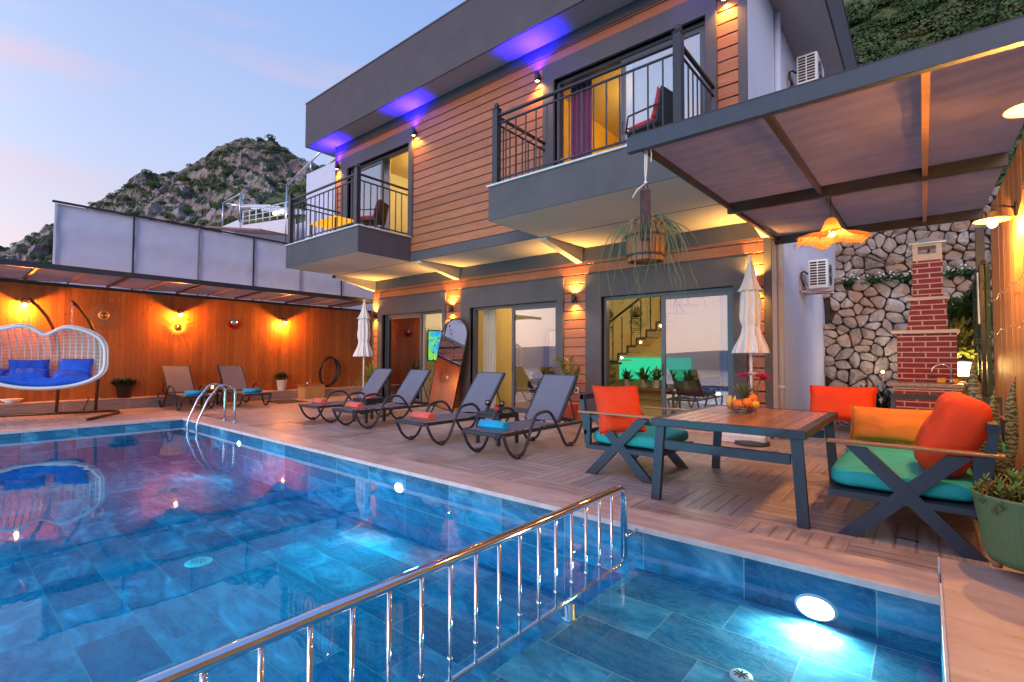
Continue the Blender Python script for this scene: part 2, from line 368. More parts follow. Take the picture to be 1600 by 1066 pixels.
def mat_pool(name, swap=False, wall=False, cs=1.0):
    t = NT(name); g = t.n('ShaderNodeTexCoord').outputs['Object']; s = t.n('ShaderNodeSeparateXYZ', {0: g})
    X, Y, Z = s.outputs
    A, Bv = (X, Z) if wall and not swap else ((Y, Z) if wall else (X, Y))
    TW, TH = .72, .395
    r = t.math('FLOOR', t.math('DIVIDE', t.math('ADD', Bv, 40*TH - (.0 if wall else 3.52-9*TH)), TH))
    fr = t.math('SUBTRACT', t.math('ADD', Bv, 40*TH - (.0 if wall else 3.52-9*TH)), t.math('MULTIPLY', r, TH))
    off = t.math('MULTIPLY', t.math('MODULO', r, 2.0), 0.0 if wall else TW*.42)
    ax = t.math('ADD', t.math('ADD', A, 40*TW+.235), off)
    cidx = t.math('FLOOR', t.math('DIVIDE', ax, TW)); fc = t.math('SUBTRACT', ax, t.math('MULTIPLY', cidx, TW))
    seed = t.math('ADD', t.math('MULTIPLY', r, 5.37), t.math('MULTIPLY', cidx, 11.9))
    w = t.n('ShaderNodeTexWhiteNoise', {'W': seed}, noise_dimensions='1D').outputs[0]
    vec = t.n('ShaderNodeCombineXYZ', {0: t.math('ADD', t.math('MULTIPLY', A, 1.0), t.math('MULTIPLY', Bv, .5)), 1: t.math('MULTIPLY', Bv, 2.2), 2: t.math('MULTIPLY', w, 30)}).outputs[0]
    n1 = t.noise(vec, 1.5, 7, .6, 1.6)
    n2 = t.noise(vec, 3.2, 6, .7, 4.5)
    c = t.ramp(n1, [(.25, (.014*cs, .085*cs, .165*cs)), (.45, (.028*cs, .16*cs, .27*cs)), (.6, (.07*cs, .27*cs, .40*cs)), (.75, (.20*cs, .44*cs, .53*cs))])
    c = t.mix(t.math('MULTIPLY', t.ramp(n2, [(.50, (0, 0, 0)), (.54, (1, 1, 1)), (.58, (0, 0, 0)), (.64, (.7, .7, .7)), (.68, (0, 0, 0))]), t.math('MULTIPLY', w, .6)), c, (.34*cs, .52*cs, .58*cs))
    c = t.mix(t.math('MULTIPLY', t.ramp(w, [(.25, (0, 0, 0)), (.85, (1, 1, 1))]), .72), c, (.012*cs, .075*cs, .16*cs))
    ex = t.math('MINIMUM', t.math('MINIMUM', fc, t.math('SUBTRACT', TW, fc)), t.math('MINIMUM', fr, t.math('SUBTRACT', TH, fr)))
    gl = t.math('LESS_THAN', ex, .0032); c = t.mix(gl, c, (.30, .42, .46))
    return t.out(t.bsdf(c, .8, **{'Specular IOR Level': .1}))
M['pool_floor'] = mat_pool('pool_floor', cs=1.6); M['pool_wall_x'] = mat_pool('pool_wall_x', False, True, 1.25); M['pool_wall_y'] = mat_pool('pool_wall_y', True, True, 1.25)
def mat_water():
    # clear water with a gently uneven surface and real absorption inside the body
    t = NT('water'); v = t.coord(scale=(1, 1, 1))
    n = t.math('ADD', t.math('MULTIPLY', t.noise(v, 1.4, 2, .5), 1.0), t.math('MULTIPLY', t.noise(v, 6, 2, .5), .10))
    b = t.n('ShaderNodeBump', {'Height': n, 'Strength': .14, 'Distance': .02})
    gl = t.n('ShaderNodeBsdfGlossy', {'Color': (1, 1, 1, 1), 'Roughness': .012, 'Normal': b.outputs[0]})
    tr = t.n('ShaderNodeBsdfTransparent', {'Color': (1, 1, 1, 1)})
    fr = t.n('ShaderNodeFresnel', {'IOR': 1.29, 'Normal': b.outputs[0]}); geo = t.n('ShaderNodeNewGeometry')
    top = t.math('MULTIPLY', t.math('GREATER_THAN', t.n('ShaderNodeSeparateXYZ', {0: geo.outputs['True Normal']}).outputs[2], .5), t.math('SUBTRACT', 1.0, geo.outputs['Backfacing']))
    mx_ = t.n('ShaderNodeMixShader', {0: t.math('MULTIPLY', fr.outputs[0], top), 1: tr.outputs[0], 2: gl.outputs[0]})
    va = t.n('ShaderNodeVolumeAbsorption', {'Color': (.01, .88, .94, 1), 'Density': 1.05}); t.t.links.new(va.outputs[0], t.o.inputs['Volume'])
    return t.out(mx_)
M['water'] = mat_water()
def mat_glass(name, refl=.0, tint=(.92, .95, .95), rough=0.0):
    t = NT(name)
    gl = t.n('ShaderNodeBsdfGlossy', {'Color': (1, 1, 1, 1), 'Roughness': rough}); tr = t.n('ShaderNodeBsdfTransparent', {'Color': (*tint, 1)})
    fr = t.n('ShaderNodeFresnel', {'IOR': 1.5}); f = t.math('ADD', fr.outputs[0], refl, clamp=True)
    return t.out(t.n('ShaderNodeMixShader', {0: f, 1: tr.outputs[0], 2: gl.outputs[0]}))
M['glass'] = mat_glass('coated_glass', .20, (.78, .82, .84)); M['clear'] = mat_glass('clear_glass', .03)
def mat_fabric(name, c, rough=.85, weave=500, var=.1, wr=0.35, transl=0):
    t = NT(name); v = t.coord(); f = t.noise(v, 3.5, 4); w = t.noise(v, weave*.12, 2)
    colr = t.ramp(f, [(.3, tuple(x*(1-var) for x in c)), (.7, tuple(min(1, x*(1+var)) for x in c))])
    p = t.bsdf(colr, rough, 0, t.math('ADD', t.math('MULTIPLY', f, .8), t.math('MULTIPLY', w, .12)), wr, .03)
    if transl:
        b = t.n('ShaderNodeBsdfTranslucent', {'Color': colr}); return t.out(t.n('ShaderNodeMixShader', {0: transl, 1: p.outputs[0], 2: b.outputs[0]}))
    return t.out(p)
M['shade'] = mat_fabric('shade_cloth', (.225, .160, .155), .9, 300, .10, .5, .48)
M['screen'] = mat_fabric('screen_sheet', (.62, .66, .80), .6, 80, .05, .35)
M['sling'] = mat_fabric('sling', (.14, .14, .185), .6, 900, .06, .05)
M['resin'] = plain('resin', (.028, .028, .036), .38, var=.1)
M['orange'] = mat_fabric('orange_cushion', (.80, .052, .006), .8, 400, .06, .45)
M['amber'] = mat_fabric('amber_cushion', (.86, .22, .02), .8, 400, .06, .45)
M['teal'] = mat_fabric('teal_cushion', (.02, .42, .40), .75, 400, .08, .4)
M['blue'] = mat_fabric('blue_cushion', (.012, .10, .62), .8, 400, .1, .6)
M['coral'] = mat_fabric('coral_towel', (.80, .17, .12), .95, 700, .08, .6)
M['cyan'] = mat_fabric('cyan_towel', (.02, .42, .72), .95, 700, .08, .6)
M['red_cush'] = mat_fabric('red_cushion', (.50, .04, .07), .85, 400, .1, .4)
M['cloth'] = mat_fabric('parasol_cloth', (.80, .70, .69), .9, 400, .05, .35)
M['curtain'] = mat_fabric('curtain', (.62, .56, .48), .9, 300, .05, .2, .35)
M['purple'] = mat_fabric('purple_curtain', (.16, .05, .12), .9, 300, .1, .2)
M['rope'] = mat_fabric('rope', (.80, .76, .74), .7, 900, .08, .4)
M['terracotta'] = plain('terracotta', (.55, .09, .05), .6, var=.1)
M['pot_white'] = plain('pot_white', (.8, .78, .76), .4, var=.03)
M['pot_green'] = plain('pot_green', (.11, .19, .085), .45, var=.08)
M['soil'] = plain('soil', (.05, .03, .02), .95, var=.4, sc_=40, bump=1, bd=.01)
def mat_leaf(name, c1, c2, rough=.55, sc_=9):
    t = NT(name); i = t.n('ShaderNodeObjectInfo'); v = t.coord(); f = t.noise(v, sc_, 4)
    return t.out(t.bsdf(t.ramp(f, [(.32, c1), (.68, c2)]), rough))
M['leaf'] = mat_leaf('leaf', (.03, .075, .02), (.09, .17, .035)); M['leaf_y'] = mat_leaf('leaf_yellow', (.10, .14, .02), (.28, .30, .05))
M['leaf_d'] = mat_leaf('leaf_dark', (.012, .03, .014), (.035, .07, .025)); M['leaf_r'] = mat_leaf('leaf_mixed', (.30, .05, .03), (.16, .20, .04), sc_=22)
M['grassy'] = mat_leaf('thin_leaf', (.07, .12, .05), (.20, .22, .10))

# ---------------------------------------------------------------- terrain, sea, mountains
HX0, HX1, LY, UY, SY, EY, ZS = -12.85, -1.88, 8.85, 7.53, 6.08, 6.95, 3.58
def mat_hill(name, rock1, rock2, g1, g2, thr, s1):
    t = NT(name); v = t.coord(); n1 = t.noise(v, s1, 8, .62, .3); n2 = t.noise(v, s1*9, 6, .6); n3 = t.noise(v, s1*3, 6, .6)
    geo = t.n('ShaderNodeNewGeometry'); nz_ = t.n('ShaderNodeSeparateXYZ', {0: geo.outputs['Normal']}).outputs[2]
    rock = t.ramp(t.math('ADD', t.math('MULTIPLY', n2, .6), t.math('MULTIPLY', n3, .4)), [(.3, rock1), (.7, rock2)])
    gr = t.ramp(n2, [(.35, g1), (.65, g2)])
    m = t.math('ADD', t.math('ADD', n1, t.math('MULTIPLY', t.math('SUBTRACT', n2, .5), .5)), t.math('MULTIPLY', t.math('SUBTRACT', nz_, .55), .25))
    f = t.ramp(m, [(thr-.03, (0, 0, 0)), (thr+.03, (1, 1, 1))])
    return t.out(t.bsdf(t.mix(f, rock, gr), .95, 0, n2, .9, 1.2))
M['mount'] = mat_hill('mountain', (.17, .14, .135), (.50, .43, .41), (.014, .032, .014), (.065, .095, .03), .46, .03)
M['slope'] = mat_hill('slope', (.14, .10, .08), (.42, .33, .28), (.03, .055, .015), (.13, .165, .045), .42, .10)
# sea and land sheets
def grid(name, mat, fn, nu, nv, sm=True):
    b = MB(); vs = [fn(i/nu, j/nv) for j in range(nv+1) for i in range(nu+1)]
    fs = [(j*(nu+1)+i, j*(nu+1)+i+1, (j+1)*(nu+1)+i+1, (j+1)*(nu+1)+i) for j in range(nv) for i in range(nu)]
    b.add(vs, fs, sm); return b.obj(name, mat)
M['ground'] = plain('ground', (.24, .20, .18), .95, var=.3, sc_=.4, bump=.5, bd=.05)
M['sea'] = plain('sea', (.05, .08, .12), .18, var=.1, sc_=.01, bump=.3, bd=.3)
g = MB(); g.quad((-4000, -4000, -40), (4000, -4000, -40), (4000, 4000, -40), (-4000, 4000, -40)); structure(g.obj('sea', M['sea']))
def gfn(u, v):
    x = -60+u*90; y = -14+v*60; z = -1.7
    if y < -8: z -= (-8-y)*2.2
    return (x, y, z)
structure(grid('ground', M['ground'], gfn, 40, 30))

def az_pt(az, dist, z): a = R(az); return Vector((math.sin(a)*dist, math.cos(a)*dist, z))
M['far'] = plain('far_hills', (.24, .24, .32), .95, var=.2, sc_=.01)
# mountain on the left: silhouette as (azimuth, elevation tangent at crest)
prof = [(-100, .06), (-92, .12), (-85.5, .155), (-82.4, .204), (-79.5, .25), (-77.3, .287), (-74, .325), (-71, .368), (-68.3, .388), (-65.8, .388), (-63.5, .372), (-61.5, .355), (-59, .35), (-54, .36), (-48, .42), (-40, .5), (-30, .6), (-20, .7)]
def pf(az, P):
    for (a0, e0), (a1, e1) in zip(P, P[1:]):
        if a0 <= az <= a1:
            t = (az-a0)/(a1-a0); return e0+(e1-e0)*t
    return P[-1][1] if az > P[-1][0] else P[0][1]
def mount(u, v):
    az = -102+u*64; e = pf(az, prof); d0 = 170; d1 = 430
    t = v
    d = d0+(d1-d0)*(t if t < .85 else .85+(t-.85)*1.5)
    zc = e*(d1*.94)*1.0
    s = min(t/.85, 1); zz = -35 + (zc+35)*(s**.85)
    if t > .85: zz -= (t-.85)*170
    zz -= 5.5*s; a = R(az); p = Vector((math.sin(a)*d, math.cos(a)*d, zz))
    n = noise.hetero_terrain(p*.018, 1.0, 2.1, 6, .6)-1.2; ridg = noise.ridged_multi_fractal(p*.022+Vector((3, 1, 7)), .9, 2.1, 6, 1.0, 2.0)-1.2
    crag = noise.ridged_multi_fractal(Vector((p.x*.07, p.y*.07, p.z*.028))+Vector((5, 2, 1)), .7, 2.2, 4, 1.0, 2.0)-1.1; step = noise.noise(Vector((p.x*.03, p.y*.03, p.z*.14)))
    k = min(1, s*1.6)*(1 if t < .8 else .75)
    out = Vector((-math.sin(a), -math.cos(a), .25))
    p += out*(n*6+ridg*8+crag*3.4+step*4)*k; p.z += (noise.noise(p*.05)*3+ridg*2.4+crag*2.0)*k
    return p
def ridge(u, v):
    az = 185+u*95; d = 1900; h = 42+35*abs(noise.noise(Vector((u*5, 1, 0))))+22*math.exp(-((u-.35)/.12)**2); a = R(az)
    return (math.sin(a)*(d+v*500), math.cos(a)*(d+v*500), -42+h*math.sin(v*math.pi/2*1.0)*1.3)
structure(grid('far_hills', M['far'], ridge, 90, 6))
mo = structure(grid('mountain', M['mount'], mount, 420, 200, False))
# green slope that climbs from the terraces behind the house
def slope(u, v):
    az = -74+u*104; d = 62+v*190
    es = .85 if az > -30 else max(.12, .2+.0155*(az+72))
    zz = d*es*(.22+.78*v**.8)
    a = R(az); p = Vector((math.sin(a)*d, math.cos(a)*d, zz))
    p.z += noise.fractal(p*.05, 1, 2, 5)*4 + noise.noise(p*.3)*1.0
    return p
sl = structure(grid('hillside', M['slope'], slope, 220, 110))
# maquis bushes on the hillside: leafy clumps, uncountable
def bush_mesh(seed, n=90, leaf=.34, r=1.0, flat=.75):
    rg = random.Random(seed); vs = []; fs = []
    for i in range(n):
        d = Vector((rg.gauss(0, 1), rg.gauss(0, 1), rg.gauss(0, 1))).normalized()
        if d.z < -.25: d.z = -d.z
        lump = 1+.28*noise.noise(d*2.2+Vector((seed, 0, 0)))
        c = d*r*lump*rg.uniform(.72, 1.0); c.z *= flat
        t1 = d.orthogonal().normalized(); t1.rotate(Matrix.Rotation(rg.uniform(0, 6.28), 3, d)); nn = (d+Vector((rg.uniform(-.6, .6), rg.uniform(-.6, .6), rg.uniform(-.2, .7)))).normalized(); t2 = nn.cross(t1).normalized(); t1 = t2.cross(nn)
        L = leaf*rg.uniform(.6, 1.2); o = len(vs)
        vs += [c-t1*L*.5-t2*L*.35, c+t1*L*.5-t2*L*.3, c+t1*L*.45+t2*L*.4, c-t1*L*.4+t2*L*.35]; fs.append((o, o+1, o+2, o+3))
    return vs, fs
bushes = [bush_mesh(s, 230, .20) for s in range(5)]
def mat_maquis():
    t = NT('maquis'); v = t.coord(); a_ = t.noise(v, .16, 3); b_ = t.noise(v, 1.1, 4); f = t.math('ADD', t.math('MULTIPLY', a_, .75), t.math('MULTIPLY', b_, .35))
    return t.out(t.bsdf(t.ramp(f, [(.38, (.012, .032, .012)), (.50, (.035, .085, .018)), (.60, (.085, .12, .03)), (.72, (.13, .135, .085))]), .9))
M['maquis'] = mat_maquis()
def scatter(name, label, fn, az0, az1, v0, v1, count, rmin, rmax, mat, seed, u_of):
    rg = random.Random(seed); b = MB()
    for i in range(count):
        az = rg.uniform(az0, az1); v = rg.uniform(v0, v1)
        p = Vector(fn(u_of(az), v)); r = rg.uniform(rmin, rmax)*(.7+.6*rg.random())
        if noise.noise(p*.06+Vector((9, 9, 9))) < -.30: continue
        vs, fs = bushes[i % 5]; T = Matrix.Translation(p) @ Matrix.Rotation(rg.uniform(0, 6.28), 4, 'Z') @ Matrix.Scale(r, 4)
        b.add(vs, fs, False, T)
    return stuff(b.obj(name, mat), label, 'shrubs')
scatter('hillside_shrubs', 'green and grey maquis shrubs covering the slope above the terrace', slope, -9, 7, .02, .55, 1700, .7, 3.0, M['maquis'], 3, lambda a: (a+74)/104)
scatter('terrace_slope_shrubs', 'green shrubs on the slope above the neighbouring terraces', slope, -72, -50, .05, .9, 1100, .9, 2.6, M['maquis'], 5, lambda a: (a+74)/104)
scatter('mountain_shrubs', 'dark shrubs and small trees growing between the mountain rocks', mount, -100, -55, .05, .86, 2600, 1.0, 3.2, M['maquis'], 6, lambda a: (a+102)/64)
# ---------------------------------------------------------------- pool, deck
WZ = -0.115
b = MB()   # deck sheet with a hole for the pool: strips around it
PX0, PX1, PY0, PY1 = -11.9, 0.055, -6.0, 3.6
def sheet(b, x0, x1, y0, y1, z): b.quad((x0, y0, z), (x1, y0, z), (x1, y1, z), (x0, y1, z))
b.box(-15.0, 4.0, 4.0, LY+.12, -.3, 0); b.box(-15.0, PX0-.4, PY0-2, 3.999, -.3, 0); b.box(-15.35, HX0, LY+.121, 14, -.3, 0)
b.box(HX1, 4.0, LY+.121, 16, -.3, -.02)
structure(b.obj('deck', M['deck']))
b = MB(); ce = MB()
for x0, x1, y0, y1 in ((PX0-.4, 0.05, PY1, 4.0), (PX0-.4, PX0, PY0-.4, PY1-.001), (PX0+.001, 1.6, PY0-.4, PY0)):
    b.box(x0, x1, y0, y1, -.03, .004)
structure(b.obj('coping', M['traver']))
ce.box(PX0, PX1, PY1-.013, PY1-.002, -.034, .007); ce.box(PX0+.002, PX0+.013, PY0, PY1-.013, -.034, .007)
structure(ce.obj('coping_edge', M['coping_edge']))
b = MB(); b.box(PX1, 1.3, PY0, 4.05, -.5, .088, bev=.004); structure(b.obj('stone_platform', M['traver']))
b = MB(); b.box(PX1-.011, PX1-.001, PY0, PY1-.002, -.03, .085); b.box(PX1-.011, PX1-.001, PY1+.402, 4.052, .004, .089); structure(b.obj('platform_edge', M['coping_edge']))
DX = -1.73   # dividing step between the deep pool and the shallow one
b = MB(); sheet(b, PX0, DX, PY0, PY1, -.72); sheet(b, DX, PX1, PY0, PY1, -.315); structure(b.obj('pool_floor', M['pool_floor']))
b = MB(); b.quad((PX0, PY1, -.72), (PX1, PY1, -.72), (PX1, PY1, -.03), (PX0, PY1, -.03)); b.quad((PX0, PY0, -.72), (PX1, PY0, -.72), (PX1, PY0, 0), (PX0, PY0, 0))
structure(b.obj('pool_side_wall', M['pool_wall_x']))
b = MB(); b.quad((PX0, PY0, -.72), (PX0, PY1, -.72), (PX0, PY1, -.03), (PX0, PY0, -.03)); b.quad((PX1-.012, PY0, -.5), (PX1-.012, PY1, -.5), (PX1-.012, PY1, -.03), (PX1-.012, PY0, -.03)); b.quad((DX, PY0, -.72), (DX, PY1, -.72), (DX, PY1, -.316), (DX, PY0, -.316))
structure(b.obj('pool_end_wall', M['pool_wall_y']))
wb = [(PX0+.003, -.716), (DX-.003, -.716), (DX-.003, -.312), (PX1-.016, -.312), (PX1-.016, WZ), (PX0+.003, WZ)]
b = MB(); b.prism(wb, PY0+.003, PY1-.003, 'y'); w_ = structure(b.obj('water', M['water']))
# raised ledge under the left fence
def mat_ledge():
    t = NT('ledge_tiles'); v = t.coord(); s = t.n('ShaderNodeSeparateXYZ', {0: v})
    g1 = t.noise(t.coord(scale=(1, .6, 9)), 3, 6, .6, .5)
    c = t.ramp(g1, [(.3, (.25, .165, .14)), (.7, (.42, .31, .27))])
    f = t.math('FRACT', t.math('DIVIDE', t.math('ADD', s.outputs[1], 40.3), 1.18)); c = t.mix(t.math('LESS_THAN', f, .006), c, (.62, .52, .46))
    return t.out(t.bsdf(c, .5, 0, g1, .2, .003))
M['ledge'] = mat_ledge()
b = MB(); b.box(-15.32, -15.0, -8, 10.0, 0, .235, bev=.004); structure(b.obj('ledge', M['ledge']))
b = MB(); b.box(-15.32, -14.985, -8, 10.02, .235, .258, bev=.006); structure(b.obj('ledge_cap', M['traver']))

# pool lights, drains, guard rail, ladder
M['pool_lens'] = emit('pool_light_lens', (.92, .98, 1.0), 12)
def pool_light(x, y, z, d, label, e, col_=(.22, .92, .97), sc_=1.0):
    t = thing('pool_light', label, 'light', (x, y, z), 0, 'underwater pool lights')
    b = MB(); b.lathe([(.125, 0), (.125, .014), (.108, .022)], 28, cap=False); Tm = Matrix.Rotation(R(90) if d < 0 else R(-90), 4, 'X')
    Tm = Matrix.Diagonal((sc_, 1, sc_*.66, 1)) @ Tm
    for i, v in enumerate(b.v): b.v[i] = Tm @ v
    b.obj('rim', M['white'], t)
    c = MB(); c.lathe([(.0, .024), (.075, .022), (.11, .012)], 28, cap=False)
    for i, v in enumerate(c.v): c.v[i] = Tm @ v
    c.obj('lens', M['pool_lens'], t)
    lamp('pool_lamp', 'SPOT', (0, d*.045, 0), e, col_, t, .10, (0, d, -.22 if d < 0 else -.45), 165 if d < 0 else 132, 1.0)
pool_light(-.54, PY1-.001, -.235, -1, 'big bright white light set in the shallow pool wall below the table', 110, (1, .96, .90), .92)
pool_light(-4.65, PY1-.001, -.2, -1, 'underwater light in the pool wall in front of the third lounger', 85, sc_=.72)
pool_light(-9.04, PY1-.001, -.2, -1, 'small far underwater light in the pool wall just right of the ladder', 60, sc_=.62)
for x, l in ((-3.6, 'right'), (-7.4, 'middle'), (-10.6, 'left')): pool_light(x, PY0+.001, -.42, 1, l+' one of the added, unseen underwater lights in the near pool wall', 1750)  # unseen fixtures, added to brighten the deep pool floor
def drain(x, y, z, label, r=.1):
    t = thing('pool_drain', label, 'drain', (x, y, z), 0, 'round drains in the pool floor')
    b = MB(); b.lathe([(r, 0), (r, .006), (r*.9, .012), (0, .013)], 28); b.obj('cover', M['white'], t)
    c = MB()
    for k in range(8):
        a = k*math.pi/4; c.box(-.012, .012, -.004, .004, .0132, .0145, TR(math.cos(a)*r*.45, math.sin(a)*r*.45, 0, 0, 0, a))
    for k in range(4):
        a = k*math.pi/2+.3; c.box(-.008, .008, -.004, .004, .0132, .0145, TR(math.cos(a)*r*.2, math.sin(a)*r*.2, 0, 0, 0, a))
    c.obj('slots', M['black'], t)
drain(-.742, 2.725, -.315, 'white round drain cover in the shallow pool floor', .055); drain(-5.49, 1.83, -.72, 'pale round drain on the deep pool floor', .12)

t = thing('pool_guard_rail', 'polished steel guard rail with upright bars between deep and shallow pool', 'railing', (DX, 3.39, 0))
hz = .345; L = 6.5
pts = [(0, -.0, -.16), (0, 0, hz-.09)] + [(0, -.09+.09*math.cos(R(a)), hz-.09+.09*math.sin(R(a))) for a in (15, 35, 55, 75, 90)] + [(0, -.8, hz), (0, -2, hz+.003), (0, -L, hz+.01)]
b = MB(); b.tube(pts, .0255, 14); b.obj('handrail', M['chrome'], t)
b = MB(); b.tube([(0, 0, -.16), (0, -.02, -.195), (0, -.06, -.21), (0, -L, -.235)], .013, 10); b.obj('bottom_rail', M['chrome'], t)
b = MB(); b.tube([(0, 0, -.02), (.02, .1, -.02), (.0, .21, -.02)], .012, 8); b.ball((.025, 0, -.01), .016, 8, 6); b.obj('wall_fixing', M['chrome'], t)
y = -.19; k = 0
while y > -L+.1:
    b = MB(); b.tube([(0, y, -.215), (0, y, -.11), (0, y, hz-.02)], .0105, 8); b.tube([(0, y, -.125), (0, y, -.1)], .0135, 8); b.obj('baluster', M['chrome'], t); y -= .1735; k += 1
for yy in (-.75, -3.1, -5.4):
    b = MB(); b.lathe([(.05, -.315), (.05, -.308), (.032, -.306), (.032, -.225), (0, -.225)], 16, (.012, yy, 0)); b.obj('foot', M['steel'], t)
t = thing('pool_ladder', 'curved stainless steel pool ladder at the far corner', 'ladder', (-10.6, 3.6, 0))
for x in (-.27, .22):
    b = MB(); p = [(x, .42, 0), (x, .42, .55)]
    for a in range(10, 131, 12): p.append((x, .42-.19+.19*math.cos(R(a)), .55+.19*math.sin(R(a))))
    p += [(x, -.06, .46), (x, -.20, .12), (x, -.23, .0), (x, -.22, -.14), (x, -.10, -.45), (x, -.10, -.71)]
    q = []
    for i in range(len(p)-1): q += [tuple(p[i][k]*(1-s)+p[i+1][k]*s for k in range(3)) for s in (0, .5)]
    q.append(p[-1]); b.tube(q, .021, 12); b.obj('side_rail', M['steel'], t)
    c = MB(); c.lathe([(.045, .004), (.045, .012), (.022, .03)], 16, (x, .42, 0)); c.obj('floor_flange', M['chrome'], t)
for z in (-.28, -.46, -.64):
    b = MB(); b.box(-.27, .22, -.15, -.07, z, z+.025, bev=.006); b.obj('step', M['steel'], t)
# ---------------------------------------------------------------- the house
house = thing('house', 'two storey villa clad in reddish timber with grey frames and balconies', 'house', (0, 0, 0))
def part(b, name, mat, par=None): return b.obj(name, mat, par or house)
LOW = [(-12.35, -9.72), (-8.71, -6.08), (-5.0, -2.47)]; LTOP = 2.53
UPP = [(-12.2, -9.52), (-5.25, -2.46)]; UTOP = 6.50; UF = 4.18
def wall_with_holes(b, x0, x1, y0, y1, z0, z1, holes):      # holes: (x0,x1,z0,z1)
    xs = sorted(set([x0, x1]+[h for H in holes for h in H[:2]]))
    for a, c in zip(xs, xs[1:]):
        hs = [H for H in holes if H[0] <= a+1e-6 and H[1] >= c-1e-6]
        segs = [(z0, z1)]
        for H in hs:
            ns = []
            for s0, s1 in segs:
                if H[2] > s0: ns.append((s0, min(s1, H[2])))
                if H[3] < s1: ns.append((max(s0, H[3]), s1))
            segs = ns
        for s0, s1 in segs:
            if s1-s0 > .003: b.box(a, c, y0, y1, s0, s1)
lowh = [(a, c, 0, LTOP) for a, c in LOW]; upph = [(a, c, UF-.02, UTOP) for a, c in UPP]
b = MB(); wall_with_holes(b, HX0+.02, HX1-.02, LY+.022, LY+.25, 0, ZS-.003, lowh); part(b, 'lower_wall', M['grey_dark'])
b = MB(); wall_with_holes(b, HX0+.02, HX1-.02, UY+.022, UY+.25, ZS+.145, 7.26, upph); part(b, 'upper_wall', M['grey_dark'])
def cladding(name, y, x0, x1, z0, z1, blocks, pitch=.19):
    b = MB(); k = math.floor(z0/pitch)
    while k*pitch < z1:
        a0 = max(z0, k*pitch+.0105); a1 = min(z1, (k+1)*pitch-.0105); k += 1
        if a1-a0 < .02: continue
        iv = [(x0, x1)]
        for bx0, bx1, bz0, bz1 in blocks:
            if a1 > bz0+.01 and a0 < bz1-.01:
                if a0 < bz1 < a1 and a1-bz1 > .05: pass
                ni = []
                for s0, s1 in iv:
                    if bx0 > s0: ni.append((s0, min(s1, bx0)))
                    if bx1 < s1: ni.append((max(s0, bx1), s1))
                    if bx0 >= s1 or bx1 <= s0: ni = [q for q in ni if q != (s0, min(s1, bx0)) and q != (max(s0, bx1), s1)]+[(s0, s1)]
                iv = sorted(set([q for q in ni if q[1]-q[0] > .02]))
        for s0, s1 in iv:
            cuts = [s0]; rj = random.Random(k*13+int(s0*10))
            while s1-cuts[-1] > 3.4: cuts.append(cuts[-1]+rj.uniform(1.7, 3.0))
            cuts.append(s1)
            for c0, c1 in zip(cuts, cuts[1:]): d_ = rj.uniform(0, .0025); b.box(c0+.0015, c1-.0015, y+d_, y+.021, a0, a1, bev=.004)
    return part(b, name, M['clad'])
SL = [(-12.56, -9.6), (-9.03, -5.91), (-5.36, -2.26)]; SLT = 3.0
SU = [(-12.5, -9.37, 6.84), (-5.5, -2.3, 6.84)]
cladding('lower_cladding', LY, -12.8, -1.99, 0, 3.31, [(a, c, 0, SLT) for a, c in SL])
cladding('upper_cladding', UY, -12.8, -2.0, 3.78, 7.07, [(a, c, UF, z) for a, c, z in SU])
b = MB(); b.box(HX0, HX1, LY-.012, LY+.021, 3.30, ZS-.002); b.box(-1.99, HX1, LY-.010, LY+.021, 0, 3.30); b.box(HX0, -12.8, LY-.010, LY+.021, 0, 3.30)
b.box(HX0, HX1, UY-.012, UY+.021, 7.07, 7.268); b.box(HX0, HX1, UY-.012, UY+.021, ZS, 3.78); b.box(-2.0, HX1, UY-.010, UY+.021, 3.78, 7.07); b.box(HX0, -12.8, UY-.010, UY+.021, 3.78, 7.07)
part(b, 'grey_trim', M['grey'])
# window surrounds
def surround(x0, x1, z0, z1, ix0, ix1, iz1, y):
    b = MB(); b.box(x0, ix0, y-.035, y+.24, z0, z1); b.box(ix1, x1, y-.035, y+.24, z0, z1); b.box(ix0, ix1, y-.035, y+.24, iz1, z1)
    part(b, 'window_surround', M['grey'])
for (a, c), (i0, i1) in zip(SL, LOW): surround(a, c, 0, SLT, i0, i1, LTOP, LY)
for (a, c, z), (i0, i1) in zip(SU, UPP): surround(a, c, UF, z, i0, i1, UTOP, UY)
# soffit under the upper floor, side walls, back, roof
b = MB(); b.box(HX0+.001, HX1-.001, UY+.0215, LY+.02, ZS+.002, ZS+.14); part(b, 'soffit', M['soffit'])
b = MB(); b.box(HX0+.001, HX0+.2, LY+.26, 19.4, 0, 7.26); b.box(HX1-.2, HX1+.002, LY+.022, 19.4, -.3, 7.26); b.box(HX1-.2, HX1+.002, UY+.022, LY+.021, ZS, 7.26); b.box(HX0+.2, HX1-.2, 19.2, 19.4, 0, 7.26); part(b, 'side_wall', M['white_wall'])
EX0, EX1 = -13.49, -1.14
b = MB(); b.box(EX0+.03, EX1-.03, EY+.03, 20, 7.27, 7.4); part(b, 'eave_soffit', M['soffit'] if False else plain('eave_soffit', (.42, .38, .40), .8, var=.05))
b = MB(); b.box(EX0, EX1, EY, EY+.03, 7.262, 8.50); b.box(EX0, EX0+.03, EY+.03, 20, 7.262, 8.50); b.box(EX1-.03, EX1, EY+.03, 20, 7.262, 8.50); part(b, 'roof_fascia', M['grey'])
b = MB(); b.box(EX0-.012, EX1+.012, EY-.012, 20, 8.50, 8.535); part(b, 'roof_cap', M['grey_dark'])
